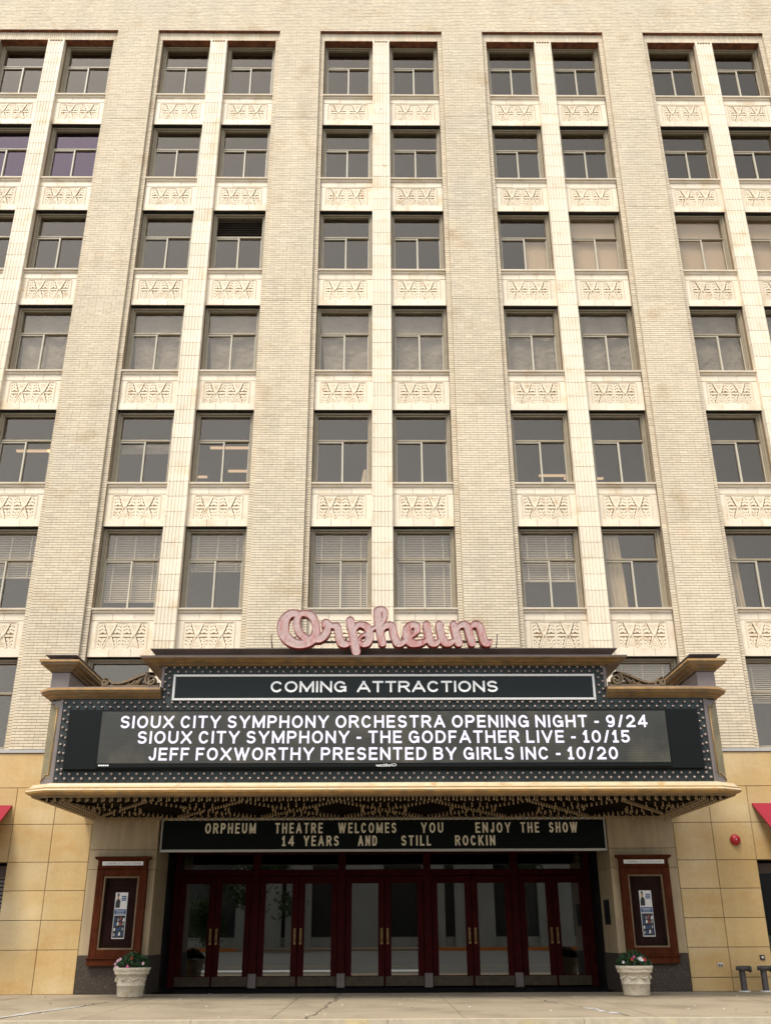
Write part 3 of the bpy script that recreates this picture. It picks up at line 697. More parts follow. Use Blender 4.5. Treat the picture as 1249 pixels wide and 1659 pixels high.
# bottom trim and soffit
q = MB(); q.sweep([(0, 3.44), (.10, 3.445), (.12, 3.475), (.20, 3.51), (.215, 3.545), (.19, 3.575), (.19, 3.60), (.13, 3.64), (.11, 3.675), (0, 3.70)], OUT, [1, 1, 0, 0, 2, 0, 2, 2, 2], cap=False); o = q.build('bottom_cornice', [M['gold'], M['golddk'], M['cream']], mq)
q = MB(); q.quad((-6.36, 0, 3.47), (6.36, 0, 3.47), (6.46, -3.44, 3.47), (-6.46, -3.44, 3.47)); q.quad((-6.46, -3.44, 3.47), (6.46, -3.44, 3.47), (6.2, FY, 3.47), (-6.2, FY, 3.47))
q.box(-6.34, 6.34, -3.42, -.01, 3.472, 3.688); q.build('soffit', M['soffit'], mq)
q = MB()
for k in range(7):     # crossing ribs of the soffit
    a = -6.3+1.8*k
    for p0, p1 in (((a, -3.3), (a+1.8, -.2)), ((a+1.8, -3.3), (a, -.2))):
        d = Vector((p1[0]-p0[0], p1[1]-p0[1])).normalized(); nn = Vector((-d.y, d.x))*.035
        if abs(p0[0]) > 6.35 or abs(p1[0]) > 6.35: continue
        for sgn in (0,):
            v = [(p0[0]+nn.x, p0[1]+nn.y), (p0[0]-nn.x, p0[1]-nn.y), (p1[0]-nn.x, p1[1]-nn.y), (p1[0]+nn.x, p1[1]+nn.y)]
            zz = 3.44+.002*k+(.001 if p0[0] < p1[0] else 0); q.quad(*[(x, y, zz) for x, y in v]); 
            for c in range(4): e_, f_ = v[c], v[(c+1) % 4]; q.quad((e_[0], e_[1], zz), (f_[0], f_[1], zz), (f_[0], f_[1], 3.47), (e_[0], e_[1], 3.47))
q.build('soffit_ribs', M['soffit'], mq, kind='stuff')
bulbd = MB(); bulbd.lathe((0, 0, 0), [(.003, -.085), (.015, -.080), (.019, -.062), (.017, -.038), (.010, -.024), (.014, -.022), (.014, 0)], 7)
allb = MB(); pts = set()
def putb(x, y):
    k = (round(x, 3), round(y, 3))
    if abs(x) < 6.36 and -3.66 < y < -.03 and all((x-a)**2+(y-b)**2 > .0088 for a, b in pts): pts.add(k)
for k in range(84):
    x = -6.27+.151*k; putb(x, -3.50); putb(x+.075, -3.36); putb(x, -.10); putb(x+.075, -.25)
for k in range(24):
    y = -3.36+.14*k
    for s_ in (-1, 1): putb(s_*6.28, y); putb(s_*6.15, y+.07); putb(s_*6.02, y)
for k in range(7):
    a = -6.3+1.8*k
    for t in np.linspace(0, 1, 26): putb(a+1.8*t, -3.2+2.9*t); putb(a+1.8*(1-t), -3.2+2.9*t)
    for t in np.linspace(0, 2*math.pi, 19)[:-1]: putb(a+.9+.45*math.cos(t), -1.75+.75*math.sin(t))
for x, y in sorted(pts): allb.add(bulbd, x, y, 3.468)
allb.build('soffit_bulbs', M['bulbw'], mq, kind='stuff'); print('soffit bulbs', len(pts))
# cornices
q = MB(); q.sweep([(0, 5.90), (.05, 5.905), (.07, 5.925), (.13, 5.935), (.14, 5.955), (.27, 5.97), (.29, 5.99), (.36, 6.0), (.37, 6.035), (0, 6.06)], [(4.33, -.5), (4.33, FY), (-4.33, FY), (-4.33, -.5)], [1, 1, 0, 1, 0, 1, 0, 2, 2]); q.build('upper_cornice', [M['gold'], M['golddk'], M['mauve']], mq)
q = MB(); q.sweep([(.06, 6.04), (.10, 6.04), (.12, 6.12), (.22, 6.20), (.22, 6.215), (-.3, 6.22)], [(4.33, -.5), (4.33, FY), (-4.33, FY), (-4.33, -.5)], 0); q.build('roof_edge', M['bronze'], mq)
wing = [(0, 5.265), (.03, 5.27), (.05, 5.30), (.10, 5.32), (.11, 5.345), (.17, 5.365), (.18, 5.40), (.20, 5.41), (.20, 5.45), (.16, 5.475), (-.15, 5.50)]; wmi = [1, 1, 0, 1, 0, 1, 0, 0, 2, 2]
cap_p = [(0, 5.82), (.03, 5.825), (.05, 5.86), (.10, 5.88), (.11, 5.91), (.18, 5.94), (.19, 5.98), (.21, 5.99), (.21, 6.03), (-.05, 6.06)]
for s_ in (-1, 1):
    P = [(s_*4.30, FY), (s_*6.2, FY), (s_*6.35, FY+.03), (s_*6.46, -3.46), (s_*6.36, -.0)]
    q = MB(); q.sweep(wing, P if s_ < 0 else P[::-1], wmi)
    if s_ < 0: pass
    o = q.build('wing_cornice', [M['gold'], M['golddk'], M['mauve']], mq)
    # check winding side: outward must be -y
    q = MB(); q.box(*sorted((s_*4.33, s_*6.34)), FY+.05, -.05, 5.27, 5.49); q.build('wing_roof', M['bronze'], mq)
    q = MB(); q.box(*sorted((s_*6.15, s_*6.50)), -3.50, -.05, 5.44, 5.83); q.build('side_parapet', M['mauve'], mq)
    P = [(s_*6.15, -.05), (s_*6.15, -3.50), (s_*6.50, -3.50), (s_*6.50, -.05)]
    q = MB(); q.sweep(cap_p, P if s_ < 0 else P[::-1], [1, 1, 0, 1, 0, 1, 0, 0, 2]); q.build('parapet_cornice', [M['gold'], M['golddk'], M['mauve']], mq)
    q = MB(); q.sweep([(0, 6.04), (.04, 6.05), (.06, 6.09), (.13, 6.13), (.13, 6.145), (-.16, 6.15)], P if s_ < 0 else P[::-1], 0); q.build('parapet_capping', M['bronze'], mq)
    q = MB(); q.box(*sorted((s_*4.275, s_*4.33)), FY-.03, FY+.03, 5.48, 5.93); q.build('corner_strip', M['mauve'], mq)
    # scroll bracket
    q = MB(); y0, y1 = FY-.10, FY+.06
    def spiral(cx, cz, r0, r1, t0, t1, n_=26):
        return [(cx+(r0+(r1-r0)*k/(n_-1))*math.cos(t0+(t1-t0)*k/(n_-1)), cz+(r0+(r1-r0)*k/(n_-1))*math.sin(t0+(t1-t0)*k/(n_-1))) for k in range(n_)]
    big = spiral(4.52, 5.635, .125, .02, math.pi*.62, math.pi*.62-4.3*math.pi if False else math.pi*.62-3.6*math.pi)
    small = spiral(5.40, 5.575, .075, .015, math.pi*.35, math.pi*.35+3.4*math.pi)
    link_ = [(5.405, 5.655), (5.36, 5.645), (5.25, 5.565), (5.12, 5.56), (4.98, 5.60), (4.80, 5.685), (4.64, 5.745), (4.56, 5.76), big[0]]
    for C_, w_ in ((big, .038), (small, .028), (link_, .04)): q.ribbon([(s_*a, c) for a, c in C_], w_, y0, y1)
    for k, (xx, zz) in enumerate(((4.72, 5.66), (4.82, 5.62), (4.93, 5.58), (4.66, 5.70))):
        q.ribbon([(s_*xx, zz), (s_*(xx+.05), zz-.06), (s_*(xx+.14), 5.515)], [.03, .028, .012], y0+.02+.003*k, y1-.02)
    q.ribbon([(s_*4.36, 5.51), (s_*5.46, 5.51)], .026, y0+.015, y1-.015)
    q.box(*sorted((s_*4.36, s_*5.0)), FY+.02, FY+.04, 5.50, 5.60)
    o = q.build('scroll_bracket', M['golddk'], mq); fixn(o.data)
# studded bulbs
sp_ = .1575; spots = []
def rowb(x0, x1, z, off=0):
    n_ = int(round((x1-x0)/sp_)); return [(x0+(x1-x0)*(k+off)/n_, z) for k in range(n_ if off else n_+1)]
spots += rowb(-6.115, 6.115, 3.775)+rowb(-6.115, 6.115, 3.86, .5)
spots += rowb(-6.115, 6.115, 5.195)+rowb(-6.115, 6.115, 5.11, .5)
for s_ in (-1, 1):
    for k in range(8): spots.append((s_*6.115, 3.775+1.42*(k+1)/9)); spots.append((s_*6.035, 3.86+1.25*(k+.6)/8.6))
    for k in range(4): spots.append((s_*4.25, 5.30+.15*k)); 
    for k in range(3): spots.append((s_*4.17, 5.375+.15*k))
spots += rowb(-4.25, 4.25, 5.885)+rowb(-4.25, 4.25, 5.80, .5)
print('fascia bulbs', len(spots))
fb = MB(); fb.lathe((0, 0, 0), [(.0, -.050), (.014, -.047), (.023, -.036), (.025, -.026), (.016, -.012)], 8, 'y', 0); fb.lathe((0, 0, 0), [(.030, 0), (.030, -.008), (.018, -.014)], 8, 'y', 1)
fbm = fb.mesh('bulb', [M['bulb'], M['bronze']]); rest = MB()
for k, (x, z) in enumerate(spots):
    if k < 300: link('bulb', fbm, mq, (x, FY-.001, z))
    else: rest.add(fb, x, FY-.001, z)
rest.build('bulbs', [M['bulb'], M['bronze']], mq, kind='stuff')

# ------------------------------------------------------- text helpers
def textmesh(s, bold=.02, ext=0, name='lettering'):
    cu = bpy.data.curves.new('t', 'FONT'); cu.body = s; cu.size = 1; cu.offset = bold; cu.extrude = ext; cu.resolution_u = 3; cu.space_character = 1.0
    o = bpy.data.objects.new('t', cu); COL.objects.link(o); bpy.context.view_layer.update()
    me = bpy.data.meshes.new_from_object(o.evaluated_get(bpy.context.evaluated_depsgraph_get())); bpy.data.objects.remove(o); me.name = name; return me
def fit_text(me, x0, x1, z0, z1, y, mt, org):
    co = np.zeros(len(me.vertices)*3); me.vertices.foreach_get('co', co); co = co.reshape(-1, 3)
    mn, mxx = co.min(0), co.max(0); X = x0+(co[:, 0]-mn[0])/(mxx[0]-mn[0])*(x1-x0); Z = z0+(co[:, 1]-mn[1])/(mxx[1]-mn[1])*(z1-z0); Y = y-co[:, 2]
    me.vertices.foreach_set('co', (np.stack([X, Y, Z], 1)-np.array(org)).ravel()); me.materials.clear(); me.materials.append(M[mt]); me.update(); return me
def text(s, x0, x1, z0, z1, y, mt, parent, name='lettering', bold=.02, ext=.002):
    me = textmesh(s, bold, ext, name); org = WP[parent.name]; fit_text(me, x0, x1, z0, z1, y, mt, org); return link(name, me, parent, org)
def march(sdf, gx, gz):
    """filled contour (sdf > 0): points, edge values, faces, boundary segments"""
    vd = {}; V = []; E_ = []; FF = []; SS = []
    def vid(key, x, z, e):
        if key not in vd: vd[key] = len(V); V.append((x, z)); E_.append(e)
        return vd[key]
    def corner(i, j): return vid((i, j), gx[i], gz[j], sdf[i, j])
    def cut(a, b_):
        if a > b_: a, b_ = b_, a
        fa, fb_ = sdf[a], sdf[b_]; t = fa/(fa-fb_); return vid((a, b_), gx[a[0]]+(gx[b_[0]]-gx[a[0]])*t, gz[a[1]]+(gz[b_[1]]-gz[a[1]])*t, 0.)
    for i in range(len(gx)-1):
        for j in range(len(gz)-1):
            q4 = sdf[i:i+2, j:j+2]
            if q4.max() <= 0: continue
            if q4.min() > 0: FF.append((corner(i, j), corner(i+1, j), corner(i+1, j+1), corner(i, j+1))); continue
            for T in (((i, j), (i+1, j), (i+1, j+1)), ((i, j), (i+1, j+1), (i, j+1))):
                poly = []; cr_ = []
                for k in range(3):
                    a, b_ = T[k], T[(k+1) % 3]
                    if sdf[a] > 0: poly.append(corner(*a))
                    if (sdf[a] > 0) != (sdf[b_] > 0):
                        c = cut(a, b_); poly.append(c); cr_.append((c, sdf[a] > 0))
                if len(poly) >= 3: FF.append(tuple(poly))
                if len(cr_) == 2: SS.append((cr_[0][0], cr_[1][0]) if cr_[0][1] else (cr_[1][0], cr_[0][0]))
    return V, E_, FF, SS
def arc(cx, cz, rx, rz, a0, a1, n_=14): return [(cx+rx*math.cos(R(a0+(a1-a0)*k/n_)), cz+rz*math.sin(R(a0+(a1-a0)*k/n_))) for k in range(n_+1)]
Lb = [(0, 0), (0, 1)]
GL = {  # glyph: (relative width, straight strokes, curved strokes)
 'A': (1.12, [[(0, 0), (.5, 1)], [(1, 0), (.5, 1)], [(.18, .30), (.82, .30)]], []), 'B': (.95, [Lb, [(0, 0), (.6, 0)], [(0, 1), (.55, 1)], [(0, .53), (.6, .53)]], [arc(.55, .765, .38, .235, 90, -90), arc(.6, .265, .40, .265, 90, -90)]),
 'C': (1, [], [arc(.5, .5, .5, .5, 42, 318, 24)]), 'D': (1, [Lb, [(0, 0), (.45, 0)], [(0, 1), (.45, 1)]], [arc(.45, .5, .55, .5, 90, -90)]),
 'E': (.84, [Lb, [(0, 0), (1, 0)], [(0, 1), (1, 1)], [(0, .52), (.9, .52)]], []), 'F': (.80, [Lb, [(0, 1), (1, 1)], [(0, .50), (.85, .50)]], []),
 'G': (1.03, [[(1, .05), (1, .45)], [(.6, .46), (1, .46)]], [arc(.5, .5, .5, .5, 42, 325, 24)]), 'H': (.98, [Lb, [(1, 0), (1, 1)], [(0, .51), (1, .51)]], []),
 'I': (0, [[(.5, 0), (.5, 1)]], []), 'J': (.7, [[(1, .3), (1, 1)]], [arc(.5, .3, .5, .3, 0, -160)]), 'K': (.98, [Lb, [(.05, .38), (.95, 1)], [(.35, .56), (1, 0)]], []),
 'L': (.78, [Lb, [(0, 0), (1, 0)]], []), 'M': (1.22, [Lb, [(1, 0), (1, 1)], [(0, 1), (.5, .12)], [(1, 1), (.5, .12)]], []), 'N': (1, [Lb, [(1, 0), (1, 1)], [(0, 1), (1, 0)]], []),
 'O': (1.08, [], [arc(.5, .5, .5, .5, 0, 360, 30)]), 'P': (.92, [Lb, [(0, 1), (.55, 1)], [(0, .46), (.55, .46)]], [arc(.55, .73, .45, .27, 90, -90)]),
 'R': (.98, [Lb, [(0, 1), (.55, 1)], [(0, .48), (.55, .48)], [(.55, .46), (1, 0)]], [arc(.55, .74, .42, .26, 90, -90)]),
 'S': (.92, [], [arc(.5, .755, .46, .245, 30, 250, 16)+[(.5, .51)]+arc(.5, .255, .48, .255, 72, -150, 16)]), 'T': (.92, [[(.5, 0), (.5, 1)], [(0, 1), (1, 1)]], []),
 'U': (.98, [[(0, .35), (0, 1)], [(1, .35), (1, 1)]], [arc(.5, .38, .5, .38, 180, 360, 18)]), 'V': (1.08, [[(0, 1), (.5, 0)], [(1, 1), (.5, 0)]], []), 'W': (1.5, [[(0, 1), (.26, 0)], [(.5, 1), (.26, 0)], [(.5, 1), (.74, 0)], [(1, 1), (.74, 0)]], []),
 'X': (1.05, [[(0, 0), (1, 1)], [(0, 1), (1, 0)]], []), 'Y': (1.05, [[(0, 1), (.5, .42)], [(1, 1), (.5, .42)], [(.5, 0), (.5, .45)]], []),
 '-': (.5, [[(.1, .42), (.9, .42)]], []), '/': (.6, [[(.1, 0), (.9, 1)]], []), '0': (.9, [], [arc(.5, .5, .5, .5, 0, 360, 26)]), '1': (.6, [[(.55, 0), (.55, 1)], [(.1, .8), (.5, 1)], [(.1, 0), (1, 0)]], []),
 '2': (.9, [[(0, 0), (1, 0)], [(.05, .04), (.88, .52)]], [arc(.5, .70, .46, .30, 165, -38, 14)]), '4': (.95, [[(.75, 0), (.75, 1)], [(0, .27), (1, .27)], [(.02, .30), (.72, 1)]], []),
 '5': (.88, [[(.1, 1), (.92, 1)], [(.1, 1), (.08, .55)]], [arc(.45, .30, .50, .30, 140, -150, 16)]), '9': (.9, [], [arc(.5, .68, .46, .32, 0, 360, 20), [(.96, .68), (.96, .45)]+arc(.48, .36, .48, .36, 0, -120, 12)]),
}
GC = {}
def glyph(c, Wd, H, t, y0, y1, res):
    key = (c, round(Wd, 4), round(H, 4), round(t, 4))
    if key in GC: return GC[key]
    gx = np.arange(-res, Wd+2*res, res); gz = np.arange(-res, H+2*res, res); X, Z = np.meshgrid(gx, gz, indexing='ij'); d = np.full(X.shape, 9.)
    def m_(p): return (t+p[0]*(Wd-2*t), t+p[1]*(H-2*t)) if Wd > 2.2*t else (Wd/2, t+p[1]*(H-2*t))
    for st_ in GL[c][1]:
        a, b_ = np.array(m_(st_[0])), np.array(m_(st_[1])); L_ = np.hypot(*(b_-a)); u = (b_-a)/L_; px, pz = X-a[0], Z-a[1]
        al = px*u[0]+pz*u[1]; ac = abs(-px*u[1]+pz*u[0]); diag = abs(u[0]*u[1]) > .05; e = t*(1.6 if diag else 1)
        d = np.minimum(d, np.maximum(ac-t, np.maximum(-al-e, al-L_-e)))
    for cv_ in GL[c][2]:
        P = [np.array(m_(p)) for p in cv_]
        for a, b_ in zip(P[:-1], P[1:]):
            D = b_-a; tt = np.clip(((X-a[0])*D[0]+(Z-a[1])*D[1])/(D@D+1e-12), 0, 1); d = np.minimum(d, np.hypot(X-a[0]-tt*D[0], Z-a[1]-tt*D[1])-t)
    d = np.maximum(d, np.maximum(-Z, Z-H)); d = np.maximum(d, np.maximum(-X, X-Wd))
    V, E_, FF, SS = march(-d, gx, gz); n0 = len(V)
    vs = [(x, y0, z) for x, z in V]+[(x, y1, z) for x, z in V]; GC[key] = (vs, FF+[(b_, a, a+n0, b_+n0) for a, b_ in SS]); return GC[key]
MC = {}
def letters(s, x0, x1, z0, z1, y, mt, parent, t=.024, dep=.006, name='letter', gap=.32, space=.75, res=.006):
    H = z1-z0; fixed = sum(2*t for c in s if c == 'I'); rel = sum(GL[c][0] for c in s if c not in 'I ')
    n_ = len(s); gaps = sum(1 for a, b_ in zip(s[:-1], s[1:]) if a != ' ' and b_ != ' '); sp = s.count(' ')
    k = (x1-x0-fixed)/(rel+gap*gaps+space*sp); x = x0
    for i_, c in enumerate(s):
        if c == ' ': x += space*k; continue
        Wd = 2*t if c == 'I' else GL[c][0]*k; key = (c, round(Wd, 4), round(H, 4), t, mt, name)
        if key not in MC:
            vs, fs = glyph(c, Wd, H, t, 0, dep, res); me = bpy.data.meshes.new(name); me.from_pydata(vs, [], fs); me.materials.append(M[mt]); MC[key] = me
        link(name, MC[key], parent, (x, y, z0)); x += Wd
        if i_+1 < n_ and s[i_+1] != ' ': x += gap*k

# coming attractions panel
q = MB()
q.box(-4.09, 4.09, FY-.06, FY-.001, 5.695, 5.74, 0, .006); q.box(-4.09, 4.09, FY-.06, FY-.001, 5.23, 5.275, 0, .006); q.box(-4.09, -4.045, FY-.06, FY-.001, 5.275, 5.695, 0, .006); q.box(4.045, 4.09, FY-.06, FY-.001, 5.275, 5.695, 0, .006)
hp = q.build('header_frame', M['alu'], mq, org=(0, FY, 5.23)); q = MB(); q.box(-4.045, 4.045, FY-.03, FY-.001, 5.275, 5.695); q.build('header_panel', M['blackg'], hp)
letters('COMING ATTRACTIONS', -2.2, 2.2, 5.39, 5.61, FY-.036, 'white', hp, t=.0195, gap=.17, space=.9, res=.005)
# LED display
q = MB(); q.box(-6.0, 6.0, FY-.10, FY-.001, 3.93, 5.045, 0, .01); q.box(-5.38, 5.38, FY-.13, FY-.10, 3.955, 5.03, 0, .01); dp = q.build('led_display', M['black'], mq, org=(0, FY, 3.93))
q = MB(); q.box(-5.36, 5.36, FY-.136, FY-.13, 4.035, 5.0); q.build('led_screen', M['led'], dp)
for s, xa, xb, za, zb_ in (('SIOUX CITY SYMPHONY ORCHESTRA OPENING NIGHT - 9/24', -5.0, 5.0, 4.685, 4.92), ('SIOUX CITY SYMPHONY - THE GODFATHER LIVE - 10/15', -4.65, 4.64, 4.395, 4.63), ('JEFF FOXWORTHY PRESENTED BY GIRLS INC - 10/20', -4.41, 4.38, 4.085, 4.32)):
    letters(s, xa, xb, za, zb_, FY-.1385, 'lit', dp, name='lit_letter', t=.0200, dep=.0024, gap=.26, space=.68)
text('watchfire', -.165, .11, 3.965, 4.02, FY-.133, 'white', dp, name='small_mark', bold=.01)
q = MB(); q.ribbon([(.17+.045*math.cos(t), 3.995+.02*math.sin(t)) for t in np.linspace(0, 2*math.pi, 17)], .008, FY-.134, FY-.131); q.ribbon([(.12, 4.01), (.145, 3.98)], .007, FY-.1345, FY-.131); q.build('small_mark', M['white'], dp)
q = MB()
for k in range(5): q.box(-5.33+.04*k, -5.30+.04*k, FY-.133, FY-.131, 3.985, 4.01)
q.build('small_mark', M['white'], dp)

# ------------------------------------------------------- script sign
SG = thing('script_sign', (0, -3.95, 6.3), 'worn red and white channel letter script reading Orpheum standing on the marquee roof edge', 'sign')
def cv(u, v, o2=False):
    px = (620 if o2 else 440)+u/6.574; py = 970+v/6.574
    return ((px-623)/82.9, 6.202-(py-1048)/80)
def st(o2, *P): return [(*cv(u, v, o2), r/6.574/82.0) for u, v, r in P]
STROKES = [
 st(False, (262, 150, 40), (205, 152, 44), (155, 190, 50), (128, 245, 58), (122, 310, 62), (140, 375, 60), (185, 430, 56), (250, 468, 52), (320, 478, 48), (390, 462, 50), (445, 420, 50), (472, 360, 46), (476, 290, 42), (455, 220, 42), (415, 170, 42), (360, 150, 38), (310, 155, 34), (278, 190, 36), (266, 240, 38), (272, 295, 40), (295, 345, 40), (335, 390, 38), (390, 425, 38), (430, 440, 40)),
 st(False, (470, 428, 40), (520, 420, 44), (565, 385, 44), (592, 335, 42), (600, 290, 36), (585, 250, 38), (565, 255, 34), (548, 290, 16)),
 st(False, (600, 255, 30), (650, 285, 30), (695, 290, 40), (712, 350, 42), (725, 410, 42), (748, 462, 46), (790, 480, 38), (835, 468, 26)),
 st(False, (840, 230, 46), (865, 360, 46), (885, 460, 48), (905, 558, 47)),
 st(False, (885, 320, 26), (925, 275, 32), (975, 275, 38), (1020, 300, 42), (1045, 350, 44), (1045, 410, 44), (1025, 460, 42), (985, 482, 34), (950, 470, 26), (938, 435, 20), (950, 400, 20), (985, 380, 22), (1020, 372, 24)),
 st(False, (1040, 340, 30), (1080, 315, 24), (1110, 295, 24)),
 st(False, (1195, 215, 26), (1210, 170, 32), (1205, 125, 34), (1170, 105, 34), (1132, 125, 42), (1130, 170, 44), (1140, 260, 42), (1158, 360, 42), (1182, 468, 42)),
 st(False, (1200, 205, 28), (1185, 245, 24), (1160, 270, 26)),
 st(True, (-10, 350, 22), (15, 300, 32), (60, 276, 38), (100, 290, 42), (115, 350, 42), (135, 420, 44), (160, 468, 44), (200, 470, 36), (238, 445, 28)),
 st(True, (238, 445, 28), (285, 405, 24), (335, 370, 28), (368, 330, 36), (368, 290, 38), (325, 272, 36), (280, 295, 42), (258, 345, 46), (262, 410, 46), (295, 460, 48), (350, 474, 42), (415, 462, 36), (470, 435, 26)),
 st(True, (470, 275, 42), (482, 350, 42), (498, 425, 44), (525, 468, 42), (565, 470, 36), (605, 440, 26)),
 st(True, (605, 275, 42), (618, 350, 42), (638, 425, 44), (670, 466, 44), (715, 468, 36), (758, 440, 24)),
 st(True, (758, 275, 42), (775, 350, 42), (792, 410, 44), (806, 468, 44)),
 st(True, (795, 330, 24), (820, 290, 30), (860, 272, 38), (900, 285, 42), (918, 340, 42), (932, 400, 42), (948, 468, 42)),
 st(True, (925, 330, 22), (950, 290, 28), (990, 270, 38), (1030, 285, 42), (1050, 340, 42), (1066, 410, 42), (1088, 462, 46), (1125, 468, 36), (1150, 448, 16)),
]
segs = []
for P in STROKES:
    P = np.array(P); D = []
    for k in range(len(P)-1):      # Catmull-Rom smoothing
        p0, p1, p2, p3 = P[max(k-1, 0)], P[k], P[k+1], P[min(k+2, len(P)-1)]
        for t in (0, .25, .5, .75): D.append(.5*(2*p1+(p2-p0)*t+(2*p0-5*p1+4*p2-p3)*t*t+(3*p1-p0-3*p2+p3)*t**3))
    D.append(P[-1]); segs += [(D[k], D[k+1]) for k in range(len(D)-1)]
RES = .0125; gx = np.arange(-2.3, 2.4, RES); gz = np.arange(5.95, 7.15, RES); GX, GZ = np.meshgrid(gx, gz, indexing='ij')
sdf = np.full(GX.shape, 9.)
for a, b_ in segs:
    dx, dz = b_[0]-a[0], b_[1]-a[1]; L2 = dx*dx+dz*dz+1e-9
    t = np.clip(((GX-a[0])*dx+(GZ-a[1])*dz)/L2, 0, 1); d = np.hypot(GX-a[0]-t*dx, GZ-a[1]-t*dz)-(a[2]+(b_[2]-a[2])*t); sdf = np.minimum(sdf, d)
sdf = -sdf
V, E_, FF, SS = march(sdf, gx, gz)
yF, yB = -3.95, -3.76; nV = len(V); lipz = {}
me = bpy.data.meshes.new('channel_lettering'); og = WP[SG.name]
vv = [(x-og[0], (yF if e <= 0 else yF+.012 if e > .016 else yF+.0)-og[1], z-og[2]) for (x, z), e in zip(V, E_)]
bk = {}; 
for a, b_ in SS:
    for c in (a, b_):
        if c not in bk: bk[c] = len(vv); vv.append((V[c][0]-og[0], yB-og[1], V[c][1]-og[2]))
fs = FF+[(b_, a, bk[a], bk[b_]) for a, b_ in SS]
me.from_pydata(vv, [], fs); me.materials.append(M['face']); me.materials.append(M['signrd']); me.polygons.foreach_set('material_index', [0]*len(FF)+[1]*len(SS))
at = me.attributes.new('edge', 'FLOAT', 'POINT'); ee = [min(1, e/.085) for e in E_]+[0]*len(bk); at.data.foreach_set('value', ee); me.update()
link('channel_lettering', me, SG, og)
q = MB()
for x in (-1.75, -.75, .35, 1.15, 1.9): q.box(x-.02, x+.02, -3.80, -3.74, 6.215, 6.45); q.tube([(x, -3.76, 6.42), (x, -3.4, 6.225)], .012, 6)
q.box(-1.8, 1.95, -3.79, -3.755, 6.33, 6.37); q.build('support_rail', M['bronze'], SG)
for s_, x in ((-1, -2.22), (1, 2.22)):
    q = MB(); q.tube([(x+.03*s_*-1, -3.72, 6.21), (x+.03*s_*0, -3.74, 6.42), (x-.0*s_, -3.76, 6.50), (x+.03, -3.78, 6.51)], .011, 6); tag(q.build('steel_rod', M['mauve'], org=(x, -3.72, 6.21)), 'thin bent steel rod standing %s of the script lettering on the marquee roof' % ('left' if s_ < 0 else 'right'), 'rod', 'rods on the marquee roof')

# ================================================================== LETTER BOARD
LB = thing('letter_board', (0, .1, 2.76), 'black changeable letter board under the marquee welcoming visitors in cream capitals', 'sign')
q = MB(); q.box(-4.86, 4.88, .11, .24, 2.77, 3.46); q.build('board', M['blackg'], LB)
q = MB(); q.box(-4.87, 4.89, .06, .12, 2.755, 2.81, 0, .008); q.box(-4.87, 4.89, .06, .12, 3.42, 3.465, 0, .008); q.box(-4.87, -4.835, .06, .12, 2.81, 3.42, 0, .008); q.box(4.855, 4.89, .06, .12, 2.81, 3.42, 0, .008); q.build('board_frame', M['alu'], LB)
q = MB()
for z in (3.12, 3.37, 2.858): q.box(-4.83, 4.85, .097, .11, z-.006, z+.002)
q.build('letter_rails', M['black'], LB)
for s, a, b_, rw in (('ORPHEUM', -3.909, -2.798, 0), ('THEATRE', -2.377, -1.333, 0), ('WELCOMES', -.993, .284, 0), ('YOU', .827, 1.317, 0), ('ENJOY', 2.025, 2.801, 0), ('THE', 3.019, 3.427, 0), ('SHOW', 3.645, 4.272, 0),
                     ('14', -2.218, -1.948, 1), ('YEARS', -1.745, -.976, 1), ('AND', -.557, -.138, 1), ('STILL', .390, 1.039, 1), ('ROCKIN', 1.567, 2.447, 1)):
    z0, z1 = ((3.14, 3.36), (2.875, 3.09))[rw]; letters(s, a, b_, z0, z1, .088, 'letter', LB, t=.018, gap=.42)

